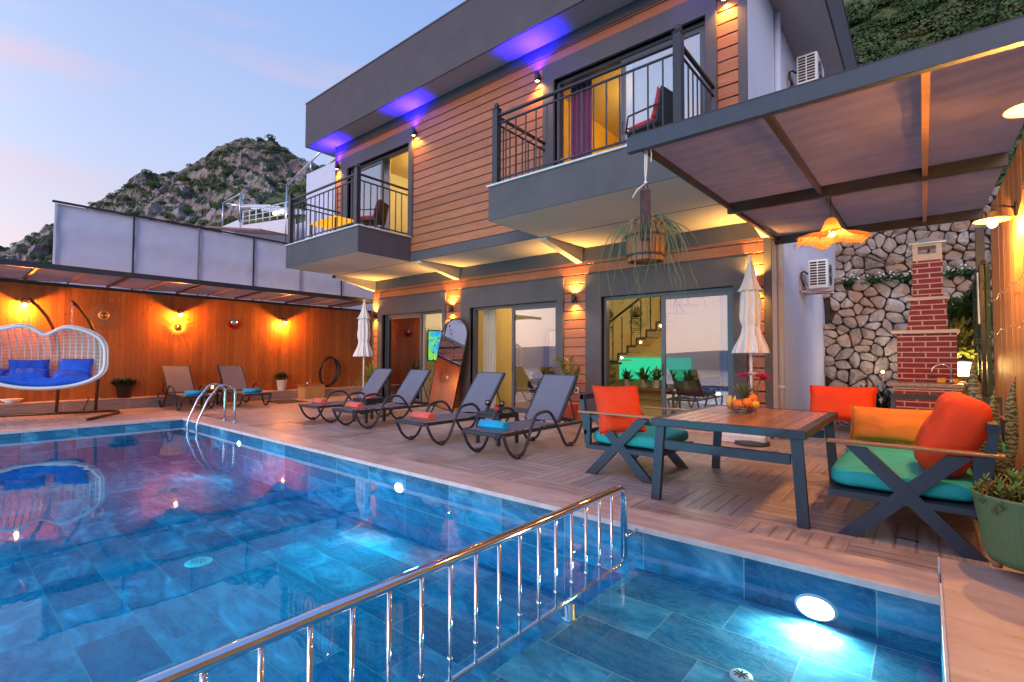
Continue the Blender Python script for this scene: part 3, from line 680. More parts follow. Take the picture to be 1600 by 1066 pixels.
# tapered white brackets under the overhang
for x in (-12.86, -9.26, -5.60, -2.02):
    b = MB(); b.prism([(UY+.03, ZS-.055), (LY-.013, ZS-.30), (LY-.013, ZS-.001), (UY+.03, ZS-.001)], x, x+.16 if x > -12.8 else x+.15, 'x'); part(b, 'bracket', M['soffit'])
b = MB(); b.box(HX0-.012, HX0+.05, UY-.05, UY+.35, ZS-.06, ZS-.002); b.box(-2.15, -1.93, UY-.2, UY+.0, ZS-.06, ZS-.002); part(b, 'bracket_tip', M['grey'])
# balconies
def balcony(x0, x1):
    b = MB(); b.box(x0, x1, SY, UY-.013, ZS+.004, UF-.03); s = part(b, 'balcony_slab', M['grey'])
    b = MB(); b.box(x0+.02, x1-.02, SY+.02, UY-.013, ZS, ZS+.0035); b.obj('balcony_underside', M['soffit'], s)
    b = MB(); b.box(x0-.03, x1+.03, SY-.03, SY+.13, UF-.03, UF, bev=.004); b.box(x0-.03, x0+.13, SY+.13, UY-.013, UF-.03, UF); b.box(x1-.13, x1+.03, SY+.13, UY-.013, UF-.03, UF); b.obj('marble_edge', M['marble'], s)
    b = MB(); b.box(x0+.13, x1-.13, SY+.13, UY-.013, UF-.03, UF-.006); b.obj('balcony_floor', M['ledge'], s)
    r = MB(); xa, xb, ya, yb = x0+.13, x1-.13, SY+.05, UY-.02
    for z, w, h in ((UF+1.16, .055, .04), (UF+1.03, .03, .03), (UF+.085, .03, .03)):
        r.box(xa, xb, ya-w/2, ya+w/2, z-h/2, z+h/2, bev=.006); r.box(xa-w/2, xa+w/2, ya+w/2, yb, z-h/2, z+h/2, bev=.006); r.box(xb-w/2, xb+w/2, ya+w/2, yb, z-h/2, z+h/2, bev=.006)
    r = part(r, 'balcony_railing', M['rail'])
    for x in (xa, xb):
        b = MB(); w = .055; b.box(x-w, x+w, ya-w, ya+w, UF, UF+1.27, bev=.004); b.box(x-w-.008, x+w+.008, ya-w-.008, ya+w+.008, UF+1.27, UF+1.285); b.ball((x, ya, UF+1.34), .048, 12, 8); b.lathe([(.05, 0), (.02, .03)], 12, (x, ya, UF+1.285)); b.obj('post', M['rail'], r)
    def bal(x, y):
        b = MB(); b.box(x-.009, x+.009, y-.009, y+.009, UF+.1, UF+1.015); b.obj('baluster', M['rail'], r)
    n = round((xb-xa)/.205)
    for i in range(1, n): bal(xa+(xb-xa)*i/n, ya)
    n = round((yb-ya)/.17)
    for i in range(1, n): bal(xa, ya+(yb-ya)*i/n); bal(xb, ya+(yb-ya)*i/n)
balcony(-12.70, -9.42); balcony(-5.58, -2.22)
# sliding doors
def slider(x0, x1, z0, z1, y, glass_lo, glass_hi, open_side):
    # outer frame then one visible sash (glass_lo..glass_hi) set in the inner track
    b = MB(); w = .055; yy = y+.09
    b.box(x0, x0+w, yy, yy+.14, z0, z1); b.box(x1-w, x1, yy, yy+.14, z0, z1); b.box(x0+w, x1-w, yy, yy+.14, z1-w, z1); b.box(x0+w, x1-w, yy, yy+.14, z0, z0+.035)
    f = part(b, 'sliding_door', M['alu'])
    b = MB(); s = .075; ys = yy+.03
    b.box(glass_lo, glass_lo+s, ys, ys+.05, z0+.036, z1-w-.001); b.box(glass_hi-s, glass_hi, ys, ys+.05, z0+.036, z1-w-.001); b.box(glass_lo+s, glass_hi-s, ys, ys+.05, z1-w-s, z1-w-.001); b.box(glass_lo+s, glass_hi-s, ys, ys+.05, z0+.036, z0+.036+s)
    b.obj('sash', M['alu'], f)
    b = MB(); b.box(glass_lo+s, glass_hi-s, ys+.02, ys+.03, z0+.036+s, z1-w-s); b.obj('glass', M['glass'], f)
    hx = glass_hi-s/2 if open_side == 'r' else glass_lo+s/2
    b = MB(); b.tube([(hx, ys-.0, z0+.95), (hx, ys-.035, z0+.97), (hx, ys-.035, z0+1.15), (hx, ys, z0+1.17)], .008, 6); b.obj('handle', M['black'], f)
slider(-5.0, -2.47, .02, LTOP, LY, -3.80, -2.53, 'l')
slider(-8.71, -6.08, .02, LTOP, LY, -7.46, -6.14, 'l')
slider(-12.35, -9.72, .02, LTOP, LY, -12.29, -10.72, 'r')
slider(-5.25, -2.46, UF, UTOP, UY, -3.94, -2.52, 'l')
slider(-12.2, -9.52, UF, UTOP, UY, -12.14, -10.78, 'r')
b = MB()
for x0, x1 in LOW: b.box(x0, x1, LY+.0, LY+.26, .0, .0195)
part(b, 'threshold', M['traver'])
# rooms seen through the doors
def room(x0, x1, y0, y1, z0, z1, wallmat, floormat):
    b = MB(); b.box(x0, x1, y0, y1, z0-.05, z0+.018); r = part(b, 'room_floor', floormat)
    b = MB(); b.box(x0, x1, y1, y1+.05, z0, z1); b.box(x0-.05, x0, y0, y1+.05, z0, z1); b.box(x1, x1+.05, y0, y1+.05, z0, z1); part(b, 'room_wall', wallmat)
    b = MB(); b.box(x0-.05, x1+.05, y0, y1+.05, z1, z1+.05); part(b, 'room_ceiling', M['soffit'])
yw = plain('upper_room_wall', (.76, .48, .13), .8, var=.03)
room(-12.75, -9.2, LY+.26, 13.3, 0, 3.3, M['room'], M['room_floor'])
room(-9.1, -2.2, LY+.26, 14.6, 0, 3.4, M['room'], M['room_floor'])
room(-12.7, -8.8, UY+.26, 11.8, UF, 7.0, yw, M['room_floor'])
room(-6.0, -2.1, UY+.26, 11.8, UF, 7.0, yw, M['room_floor'])
W1 = (1, .74, .36)
for x, y, z, e, c in ((-10.9, 11, 3.0, 55, W1), (-7.6, 11.3, 3.1, 55, W1), (-4.2, 11.5, 3.1, 52, W1), (-10.8, 9.6, 6.8, 62, (1, .66, .15)), (-4.2, 9.8, 6.8, 55, (1, .64, .13))):
    t = thing('ceiling_lamp', {-10.9: 'round ceiling lamp in the ground floor room behind the mirror', -7.6: 'round ceiling lamp in the hall behind the middle door', -4.2: 'round ceiling lamp in the room'}.get(x, 'round ceiling lamp in the bedroom behind the left balcony') + (' behind the right balcony' if x == -4.2 and z > 5 else ' with the staircase' if x == -4.2 else ''), 'lamp', (x, y, z), 0)
    b = MB(); b.lathe([(0, -.05), (.14, -.04), (.17, 0), (.17, .06)], 24); b.obj('diffuser', emit('diffuser', (1, .85, .55), 4), t)
    top = 3.3 if x == -10.9 else (7.0 if z > 5 else 3.4)
    b = MB(); b.box(-.05, .05, -.05, .05, .06, top-z, bev=.004); b.obj('mount', M['white'], t)
    lamp('room_light', 'POINT', (0, 0, -.22), e, c, t, .14)
# ---------------------------------------------------------------- fences, pergolas, screen, wall lamps
def board_wall(b, axis, c, a0, a1, z0, z1, w=.098, th=.018, seed=1):
    rg = random.Random(seed); a = a0
    while a < a1:
        e = min(a+w-.003, a1); d = rg.uniform(0, .003)
        if axis == 'x': b.box(c-th-d, c-d, a, e, z0, z1)
        else: b.box(a, e, c-th-d, c-d, z0, z1)
        a += w
t = thing('timber_fence', 'long pine board fence with knots along the far side of the pool', 'fence', (-15.32, 0, 0))
b = MB(); board_wall(b, 'x', 0, .35, 13.5, .0, 2.90, w=.115); b.obj('boards', M['fence'], t)
b = MB(); b.box(-.10, -.03, .38, 13.5, .1, 2.86); b.obj('backing', M['brown_metal'], t)
t = thing('timber_fence', 'smooth pine board fence in warm lamp light at the right edge', 'fence', (.65, 0, 0))
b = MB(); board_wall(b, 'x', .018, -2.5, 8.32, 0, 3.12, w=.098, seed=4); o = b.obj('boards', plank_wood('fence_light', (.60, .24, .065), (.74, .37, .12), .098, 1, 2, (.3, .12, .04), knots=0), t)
b = MB(); b.box(.03, .1, -2.5, 8.3, .1, 3.05); b.obj('backing', M['brown_metal'], t)
# left pergola
def cloth_sheet(x0, x1, y0, y1, zf, nx, ny):
    b = MB(); vs = [(x0+(x1-x0)*i/nx, y0+(y1-y0)*j/ny, zf(x0+(x1-x0)*i/nx, y0+(y1-y0)*j/ny)) for j in range(ny+1) for i in range(nx+1)]
    b.add(vs, [(j*(nx+1)+i, j*(nx+1)+i+1, (j+1)*(nx+1)+i+1, (j+1)*(nx+1)+i) for j in range(ny) for i in range(nx)], True); return b
t = thing('pergola', 'low dark framed pergola with mauve shade cloth along the pine fence', 'pergola', (0, 0, 0))
b = MB(); b.box(-13.03, -12.97, .35, 8.9, 2.955, 3.065); b.box(-15.24, -15.18, .35, 10.4, 2.87, 2.94); b.obj('beam', M['rail'], t)
for k in range(-1, 11):
    y = 1.47+.7275*k
    b = MB(); thick = k % 2 == 0
    if y > 8.8 or y < .4: continue
    b.bar((-15.2, y, 2.955), (-12.99, y, 3.02), .045 if thick else .03, .05 if thick else .03); b.obj('rafter', M['brown_metal'] if thick else M['arm'], t)
def zl(x, y):
    s = (x+15.2)/2.2; return 2.985+.065*s-.022*math.sin(math.pi*((y-1.47)/.7275 % 1))*(.6+.4*math.sin(s*9)) + .012*math.sin(x*28+math.sin(y*3)*1.5)
cloth_sheet(-15.25, -13.0, .4, 9.4, zl, 60, 200).obj('shade_cloth', M['shade'], t)
# right pergola
t = thing('pergola', 'tall dark steel pergola with mauve shade cloth over the dining table', 'pergola', (0, 0, 0))
BX = ((3.88, 3.055, .135, M['anthra']), (6.57, 3.135, .13, M['brown_metal']), (9.13, 3.20, .13, M['brown_metal']))
for i, (y, z, h, m) in enumerate(BX):
    b = MB(); b.box(-1.93 if i != 1 else -1.89, .648, y-.03, y+.03, z, z+h, bev=.003); b.obj('beam', m, t)
for x in (-1.84, -.87, .04):
    for (ya, za), (yb, zb) in (((3.911, 3.10), (6.539, 3.175)), ((6.601, 3.18), (9.099, 3.25))):
        b = MB(); w = .045; b.bar((x, ya, za+.02), (x, yb, zb+.02), w, .05); b.obj('rafter', M['brown_metal'] if x < 0 else M['arm'], t)
def zr(x, y):
    s = (y-3.88)/5.25; f = ((y-3.88)/2.65) % 1
    return 3.185+.145*s+.01-.02*math.sin(math.pi*f)+.008*math.sin(y*9+math.sin(x*2.3)*1.2)*math.sin(math.pi*f)+.004*math.sin(y*31+x*2)
cloth_sheet(-1.9, .66, 3.84, 9.16, zr, 40, 120).obj('shade_cloth', M['shade'], t)
for x, y in ((.60, 3.88), (.60, 9.13)):
    b = MB(); b.box(x-.045, x+.045, y-.11 if y > 5 else y+.035, y-.035 if y > 5 else y+.11, 0, 3.06, bev=.003)
    if y > 5: b.obj('post', M['brown_metal'], t)
# sheeted screen above the far fence
t = thing('sheet_screen', 'tall translucent white sheeted screen rising behind the far pergola', 'screen', (-15.42, 0, 0))
YS = [1.98, 3.46, 4.93, 6.39, 7.84, 9.30, 10.75, 12.2]
for i, (a, c) in enumerate(zip(YS, YS[1:])):
    b = MB(); n = 14
    vs = [(.012*math.sin(j*1.3+i)+.01*noise.noise(Vector((i*3, j*.6, k*.7)))*(1), a+(c-a)*k/n, 2.62+2.2*j/n) for j in range(n+1) for k in range(n+1)]
    b.add(vs, [(j*(n+1)+k, j*(n+1)+k+1, (j+1)*(n+1)+k+1, (j+1)*(n+1)+k) for j in range(n) for k in range(n)], True); b.obj('sheet', M['screen'], t)
for i, y in enumerate(YS):
    b = MB(); b.box(.03, .06, y-.018, y+.018, 2.5, 4.83); b.obj('post', M['steel'] if i % 2 == 0 else M['rail'], t)
b = MB(); b.box(-.02, .08, 1.92, 12.2, 4.835, 4.87); b.obj('top_rail', M['brown_metal'], t)

M['glow_y'] = emit('sconce_glow', (1, .80, .42), 30); M['glow_b'] = emit('sconce_glow_blue', (.25, .15, 1), 20)
def sconce(x, y, z, label, blue=False, e=1.0):
    t = thing('wall_sconce', label, 'wall lamp', (x, y, z), 0, 'cylindrical wall sconces on the facade')
    b = MB(); b.lathe([(.036, -.088), (.045, -.09), (.045, .09), (.036, .088), (.036, -.06), (.036, -.08)][0:4], 20, (0, -.075, 0), cap=False); b.box(-.03, .03, -.035, -.001, -.05, .05); b.obj('body', M['lamp_black'], t)
    for s, m in ((-1, M['glow_y']), (1, M['glow_b'] if blue else M['glow_y'])):
        c = MB(); c.lathe([(0, s*.08), (.034, s*.08)], 16, (0, -.075, 0), cap=False); c.obj('bulb_lens', m, t)
    lamp('down_light', 'SPOT', (0, -.075, -.10), 60*e, (1, .50, .07), t, .03, (0, .08, -1), 130, 1.0)
    if blue: lamp('up_light', 'SPOT', (0, -.085, .10), 800*e, (.010, .003, 1), t, .05, (0, -.22, 1), 125, 1.0)
    else: lamp('up_light', 'SPOT', (0, -.075, .10), 125*e, (1, .53, .11), t, .03, (0, .04, 1), 140, 1.0)
for x, l in ((-12.66, 'small black sconce with blue uplight beside the left balcony door'), (-9.285, 'black sconce with blue uplight on the cladding right of the left balcony'), (-5.60, 'black sconce with blue uplight just left of the right balcony door'), (-2.17, 'black sconce high on the strip of cladding right of the right balcony')):
    sconce(x, UY, 6.665, l, True)
for x, l in ((-12.68, 'black sconce on the narrow cladding left of the first ground floor door'), (-9.36, 'black sconce above the leaning arched mirror'), (-5.62, 'black sconce on the cladding pillar between the second and third doors'), (-2.125, 'black sconce hidden behind the folded parasol at the right corner')):
    sconce(x, LY, 2.53, l, False)
M['bulb'] = emit('warm_bulb', (1, .55, .15), 60)
def fence_lamp(x, y, z, label, nx, e, col_=(1, .30, .03), arm=.24, sz=1.0):
    t = thing('fence_lamp', label, 'wall lamp', (x, y, z), 0, 'enamel shade lamps on the pine fences')
    b = MB(); b.box(min(0, nx*.02), max(0, nx*.02), -.03, .03, -.0, .12, bev=.006); b.tube([(nx*.015, 0, .07), (nx*arm*.6, 0, .10), (nx*arm, 0, .085), (nx*arm, 0, .03)], .008, 8); b.obj('bracket', M['black'], t)
    b = MB(); b.lathe([(.018, .06), (.035, .05), (.04, .02), (.125, -.012), (.135, -.02), (.125, -.022), (.035, .0), (.0, .0)], 28, (nx*arm, 0, 0)); b.obj('shade', plain('enamel', (.5, .3, .12), .35), t)
    b = MB(); b.ball((nx*arm, 0, -.045), .036, 14, 10, sq=(1, 1, 1.15)); b.obj('bulb', M['bulb'], t)
    lamp('bulb_light', 'POINT', (nx*arm, 0, -.10), e, col_, t, .03)
fence_lamp(-15.338, 1.50, 2.44, 'lit lamp on the far fence behind the hanging chair', 1, 118)
fence_lamp(-15.338, 4.46, 2.42, 'lit lamp on the far fence above the straw sun mirror', 1, 118)
fence_lamp(-15.338, 7.28, 2.37, 'lit lamp on the far fence nearest the house', 1, 118)
fence_lamp(.65, 6.1, 2.56, 'glaring bulb lamp on the right fence beside the brick barbecue', -1, 85, (1, .45, .08), .16)
fence_lamp(.65, 4.35, 2.87, 'lamp shade cut by the right edge of the picture', -1, 85, (1, .45, .08), .11)
t = thing('string_lights', 'thin wire of tiny fairy lights strung along the right fence', 'fairy lights', (.62, 0, 0))
b = MB(); d = MB()
for z0, ya, yb in ((2.0, 3, 8.3), (1.62, 3, 8.3)):
    p = [(0, ya+(yb-ya)*i/40, z0-.05*math.sin(i*.5)**2) for i in range(41)]; b.tube(p, .003, 5)
    for q in p[::2]: d.ball(q, .005, 6, 4)
b.obj('wire', M['steel'], t); d.obj('tiny_bulbs', emit('tiny', (1, .7, .4), .9), t)
# ---------------------------------------------------------------- garden furniture
def make_lounger(label):
    t = thing('sun_lounger', label, 'sun lounger', (0, 0, 0), 0, 'dark resin sun loungers around the pool')
    W = .335
    b = MB(); b.box(-W, -W+.045, 0, 1.98, .30, .35, bev=.012); b.box(W-.045, W, 0, 1.98, .30, .35, bev=.012); b.box(-W+.046, W-.046, 0, .04, .30, .352, bev=.01); b.box(-W+.046, W-.046, 1.30, 1.345, .30, .34); b.box(-W+.046, W-.046, 1.93, 1.97, .30, .34)
    f = b.obj('frame', M['resin'], t)
    b = MB(); n = 12; vs = [(-.295+.59*i/4, .03+1.28*j/n, .356-.012*math.sin(math.pi*i/4)*math.sin(math.pi*j/n)) for j in range(n+1) for i in range(5)]
    b.add(vs, [(j*5+i, j*5+i+1, (j+1)*5+i+1, (j+1)*5+i) for j in range(n) for i in range(4)], True); b.obj('seat', M['sling'], t)
    a = R(53); hb = Vector((0, 1.32, .37)); dr = Vector((0, math.cos(a), math.sin(a))); L = .80
    b = MB()
    for s in (-1, 1): b.bar(hb+Vector((s*.30, 0, 0)), hb+Vector((s*.30, 0, 0))+dr*L, .04, .035, (0, 0, 1))
    b.bar(hb+Vector((-.32, 0, 0))+dr*L, hb+Vector((.32, 0, 0))+dr*L, .035, .04, tuple(dr)); b.obj('backrest_frame', M['resin'], t)
    b = MB(); nr = Vector((0, -math.sin(a), math.cos(a))); vs = [tuple(hb+dr*(L*j/8)+nr*(.022-.02*math.sin(math.pi*j/8)*math.sin(math.pi*i/4))+Vector((-.285+.57*i/4, 0, 0))) for j in range(9) for i in range(5)]
    b.add(vs, [(j*5+i, j*5+i+1, (j+1)*5+i+1, (j+1)*5+i) for j in range(8) for i in range(4)], True); b.obj('backrest', M['sling'], t)
    b = MB()
    for s in (-1, 1): b.tube([tuple(hb+dr*.5+Vector((s*.27, .02, 0))), (s*.27, 1.80, .37)], .011, 6)
    b.tube([(-.27, 1.80, .37), (.27, 1.80, .37)], .010, 6); b.obj('back_prop', M['resin'], t)
    def smooth(p, n=5):
        out_ = []
        for i in range(len(p)-1):
            p0, p1, p2, p3 = [Vector(p[max(0, min(len(p)-1, i+k))]) for k in (-1, 0, 1, 2)]
            for j in range(n):
                u = j/n; out_.append(.5*((2*p1)+(p2-p0)*u+(2*p0-5*p1+4*p2-p3)*u*u+(3*p1-p0-3*p2+p3)*u**3))
        out_.append(Vector(p[-1])); return out_
    for s in (-1, 1):
        x = s*(W+.015)
        b = MB(); b.tube(smooth([(x, .04, .33), (x, .14, .14), (x, .27, .035), (x, .40, .04), (x, .50, .14), (x, .63, .40), (x, .72, .52), (x, .86, .555), (x, 1.0, .55), (x, 1.11, .47), (x, 1.28, .25), (x, 1.42, .06), (x, 1.54, .03), (x, 1.68, .06), (x, 1.80, .19), (x, 1.90, .33)], 4), .021, 10); o = b.obj('leg_and_armrest', M['resin'], t)
        for yy in (.33, 1.57): c = MB(); c.lathe([(.022, 0), (.034, .004), (.036, .05), (.03, .06)], 12, (x, yy, 0)); c.obj('foot_cap', M['resin'], o)
    return t
def make_towel(mat, label):
    b = MB(); p = []; n = 34
    for i in range(n):       # rolled towel end on: a spiral, extruded
        a = i/n*2*math.pi*2.3; r = .022+.038*i/n; p.append((math.cos(a)*r*1.25, math.sin(a)*r))
    W = .21
    for (a0, z0), (a1, z1) in zip(p, p[1:]):
        b.add([(-W, a0, z0), (W, a0, z0), (W, a1, z1), (-W, a1, z1)], [(0, 1, 2, 3)], True)
    b.box(-W+.004, W-.004, -.045, .045, -.035, .035, bev=.02)
    o = b.obj('rolled_towel', mat); m = o.modifiers.new('s', 'SOLIDIFY'); m.thickness = .011
    tag(o, label, 'towel', 'rolled towels on the sun loungers'); return o
LG = [(-9.27, 4.90, 0), (-8.03, 4.90, 0), (-5.85, 4.67, 0), (-4.36, 4.62, 0), (-13.25, 4.36, R(90)), (-13.05, 5.60, R(90))]
LL = ['dark sun lounger nearest the house corner, first of the row with a coral towel', 'dark sun lounger in front of the arched mirror, second of the row', 'dark sun lounger left of the wine glass table, third of the row', 'dark sun lounger with the cyan towel right of the wine glass table',
      'sun lounger against the far pine fence, left one beside the hanging chair', 'sun lounger against the far pine fence, right one behind the ladder']
TL = ['coral rolled towel on the lounger nearest the house corner', 'coral rolled towel on the lounger in front of the arched mirror', 'coral rolled towel on the lounger left of the wine glasses', 'bright cyan rolled towel on the nearest lounger',
      'blue towel on the left lounger by the far fence', 'blue towel on the right lounger by the far fence']
proto = make_lounger(LL[0])
for i, (x, y, rz) in enumerate(LG):
    o = proto if i == 0 else copy_tree(proto, label=LL[i])
    o.location = (x, y, 0); o.rotation_euler = (0, 0, rz)
    tw = make_towel(M['coral'] if i < 3 else M['cyan'], TL[i])
    v = Matrix.Rotation(rz, 4, 'Z') @ Vector((-.02, .27, 0)); tw.location = (x+v.x, y+v.y, .404); tw.rotation_euler = (0, 0, rz+(.0 if rz else R(-3)+.03*i))
def side_table(x, y, label, h=.47, w=.47, rz=0):
    t = thing('side_table', label, 'side table', (x, y, 0), rz, 'small dark side tables between loungers')
    b = MB(); s = w/2; b.box(-s, s, -s, s, h-.03, h, bev=.008)
    b.box(-s+.01, s-.01, -s+.01, -s+.03, h-.08, h-.031); b.box(-s+.01, s-.01, s-.03, s-.01, h-.08, h-.031); b.box(-s+.01, -s+.03, -s+.031, s-.031, h-.08, h-.031); b.box(s-.03, s-.01, -s+.031, s-.031, h-.08, h-.031)
    b.obj('table_top', M['resin'], t)
    for sx in (-1, 1):
        for sy in (-1, 1):
            c = MB(); c.box(sx*s-(.05 if sx > 0 else 0), sx*s+(.05 if sx < 0 else 0), sy*s-(.05 if sy > 0 else 0), sy*s+(.05 if sy < 0 else 0), 0, h-.031, bev=.006); c.obj('leg', M['resin'], t)
side_table(-5.02, 5.70, 'dark side table holding wine glasses and watermelon'); side_table(-8.62, 5.88, 'dark side table with red slices between the first two loungers'); side_table(-14.35, 5.0, 'dark side table with a lantern between the two far loungers', .42, .42)
M['melon'] = plain('melon_flesh', (.75, .03, .06), .35, var=.1, sc_=30); M['rind'] = plain('melon_rind', (.03, .14, .02), .4, var=.5, sc_=25); M['wine'] = plain('red_wine', (.12, .003, .012), .1, var=.02)
def wine_glass(x, y, z, label):
    t = thing('wine_glass', label, 'glass', (x, y, z), 0, 'wine glasses on the side table')
    b = MB(); b.lathe([(.034, 0), (.03, .003), (.005, .008), (.004, .075), (.012, .083), (.034, .105), (.040, .135), (.034, .175), (.033, .175), (.039, .135), (.033, .107), (.0, .088)], 20); b.obj('glass', M['clear'], t)
    b = MB(); b.lathe([(0, .0885), (.032, .106), (.0378, .13), (0, .131)], 20); b.obj('wine', M['wine'], t)
wine_glass(-5.13, 5.60, .47, 'glass of red wine left of the watermelon'); wine_glass(-4.86, 5.62, .47, 'glass of red wine right of the watermelon')
def melon(x, y, z, rz):
    t = thing('watermelon_slice', 'cut watermelon wedge on the side table between the wine glasses', 'fruit', (x, y, z), rz)
    n = 16; R0 = .11
    for k, (r, m, nm) in enumerate(((R0, 'rind', 'rind'), (R0*.90, 'melon', 'flesh'))):
        b = MB(); p = [(r*math.cos(math.pi*i/n), -r*.75*math.sin(math.pi*i/n)+.083) for i in range(n+1)]
        b.prism(p, -.035-(.002*k), .035+(.002*k), 'y'); b.obj(nm, M[m], t)
melon(-4.99, 5.70, .47, R(-30))
rs = MB()
t = thing('fruit_plate', 'plate of red fruit slices on the table between the first two loungers', 'fruit', (-8.6, 5.86, .47))
b = MB(); b.lathe([(0, .0), (.12, .004), (.15, .018), (.12, .008)], 24); b.obj('plate', M['pot_white'], t)
for k in range(6):
    b = MB(); a = k*1.05; b.prism([(-.05, 0), (.05, 0), (.0, .055)], -.01, .01, 'y', TR(math.cos(a)*.07, math.sin(a)*.07, .012, 0, 0, a)); b.obj('slice', M['melon'], t)
t = thing('lantern', 'tiny black lantern with a glowing candle on the far side table', 'lantern', (-14.35, 5.0, .42))
b = MB(); b.lathe([(.05, 0), (.05, .02)], 12); b.lathe([(.055, .14), (.03, .18), (.012, .20), (.012, .22)], 12)
for k in range(4): b.tube([(.043*math.cos(k*1.57), .043*math.sin(k*1.57), .02), (.043*math.cos(k*1.57), .043*math.sin(k*1.57), .14)], .004, 5)
b.tube([(-.03, 0, .2), (0, 0, .26), (.03, 0, .2)], .004, 5); b.obj('cage', M['black'], t)
b = MB(); b.lathe([(.032, .02), (.032, .13), (0, .135)], 12); b.obj('candle', emit('candle', (1, .42, .12), 3.0), t)

# dining set: X-sided lounge chairs and sofa
def x_seat(name, label, cat, loc, rz, width, back_mat=None, cushions=1, group=None):
    # local: faces +x, side frames in planes y = 0 and y = width
    t = thing(name, label, cat, loc, rz, group)
    for y in (0, width-.05):
        b = MB()
        b.prism([(-.41, 0), (-.28, 0), (.35, .655), (.22, .655)], y, y+.05, 'y'); o = b.obj('crossed_leg', M['anthra'], t)
        b = MB(); b.prism([(.41, 0), (.28, 0), (-.35, .655), (-.22, .655)], y+.004, y+.046, 'y'); b.obj('crossed_leg', M['anthra'], t)
        b = MB(); b.box(-.50, .47, y-.012, y+.072, .672, .694, bev=.006); b.obj('armrest', M['arm'], t)
        b = MB(); b.bar((-.385, y+.025, .34), (-.455, y+.025, .88), .05, .05, (1, 0, 0)); b.box(-.40, -.345, y+.001, y+.049, .28, .67); b.obj('back_post', M['anthra'], t)
    b = MB(); b.box(-.40, .46, .052, width-.052, .275, .325, bev=.004); b.box(-.40, .46, .002, .05, .277, .323); b.box(-.40, .46, width-.05, width-.002, .277, .323); b.obj('seat_frame', M['anthra'], t)
    b = MB(); b.bar((-.447, 0, .855), (-.447, width, .855), .05, .06); b.bar((-.40, 0, .46), (-.40, width, .46), .03, .05); b.obj('back_rail', M['anthra'], t)
    n = cushions; w = (width-.12)/n
    for i in range(n):
        b = MB(); b.pad(.86, w, .15, TR(.04, .06+w*(i+.5), .405), seed=i*5+len(label)); b.obj('seat_cushion', M['teal'], t)
    return t
def pillow(label, cat, mat, loc, w, d, h, rx, ry, rz, seed=0, group=None, puff=.5, wrinkle=True):
    b = MB(); b.cushion(w, d, h, Matrix.Identity(4), n=16, puff=puff, seed=seed)
    for v in b.v: v += Vector((0, 0, (.016*noise.noise(Vector((v.x*7+seed, v.y*7, 2)))+.010*noise.noise(Vector((v.x*22+seed, v.y*22, 5))))*(1 if v.z > 0 else -1)))
    o = b.obj('cushion', mat); o.location = loc; o.rotation_euler = (rx, ry, rz)
    E_ = [(u/10, -1) for u in range(-10, 10)]+[(1, u/10) for u in range(-10, 10)]+[(-u/10, 1) for u in range(-10, 10)]+[(-1, -u/10) for u in range(-10, 10)]
    pb = MB(); pb.tube([(u*w/2*(1-.06*(1-v*v)*abs(u)**6), v*d/2*(1-.06*(1-u*u)*abs(v)**6), 0) for u, v in E_], .0055, 6, closed=True); pb.obj('piping', mat, o)
    tag(o, label, cat, group); return o
x_seat('lounge_armchair', 'dark crossed-leg armchair with teal seat left of the dining table', 'armchair', (-2.56, 4.87, 0), 0, 1.0)
x_seat('garden_sofa', 'dark crossed-leg sofa with teal seat right of the dining table', 'sofa', (-.11, 6.5, 0), R(180), 2.07, cushions=2)
x_seat('lounge_armchair', 'dark armchair with teal seat at the far end of the dining table', 'armchair', (-.32, 7.15, 0), R(-90), 1.0)
OC = 'orange scatter cushions on the dining seats'
pillow('bright orange square cushion propped in the left armchair', 'cushion', M['orange'], (-2.66, 5.10, .72), .58, .54, .20, 0, R(62), R(-42), 3, OC)
pillow('bright orange cushion upright on the far armchair', 'cushion', M['orange'], (-.80, 7.42, .74), .72, .46, .20, R(68), 0, 0, 5, OC, .4)
b = MB(); b.pad(.60, .62, .28, None, e=.42, ez=.7, seed=9)
for v in b.v: v.z += .016*noise.noise(Vector((v.x*7, v.y*7, 2)))*(1 if v.z > 0 else -1); v.x += .015*noise.noise(v*6)
b.lathe([(0, .006), (.012, .004), (.016, 0)], 10, (-.10, -.10, .138)); o = b.obj('cushion', M['orange']); o.location = (.14, 4.86, .755); o.rotation_euler = (0, R(-68), R(4)); tag(o, 'large plump orange cushion leaning at the near end of the sofa', 'cushion', OC)
pillow('amber rectangular cushion across the sofa seat', 'cushion', M['amber'], (-.26, 6.05, .66), .66, .34, .17, R(72), 0, R(-3), 12, OC)

t = thing('dining_table', 'low dark framed table with reddish slatted teak top beside the pool', 'table', (-1.325, 5.25, 0))
WX, WYv = .625, .90
b = MB(); z1 = .745; b.box(-WX, WX, -WYv, -WYv+.07, .68, z1, bev=.004); b.box(-WX, WX, WYv-.07, WYv, .68, z1, bev=.004); b.box(-WX, -WX+.07, -WYv+.071, WYv-.071, .68, z1, bev=.004); b.box(WX-.07, WX, -WYv+.071, WYv-.071, .68, z1, bev=.004)
b.obj('table_frame', M['anthra'], t)
b = MB(); n = 10; w = (2*WX-.142)/n
for i in range(n): b.box(-WX+.071+w*i+.003, -WX+.071+w*(i+1)-.003, -WYv+.072, WYv-.072, .722, z1-.002, bev=.003)
b.obj('table_slats', M['teak'], t)
for sx in (-1, 1):
    for sy in (-1, 1):
        c = MB(); xt, xb, yt, yb = sx*(WX-.075), sx*(WX-.03), sy*(WYv-.06), sy*(WYv-.05); c.bar((xb, yb, 0), (xt, yt, .68), .055, .08, (1, 0, 0)); c.obj('leg', M['anthra'], t)
for sy in (-1, 1):
    c = MB(); c.box(-WX+.115, WX-.115, sy*(WYv-.06)-.02, sy*(WYv-.06)+.02, .47, .55, bev=.003); c.obj('stretcher', M['anthra'], t)

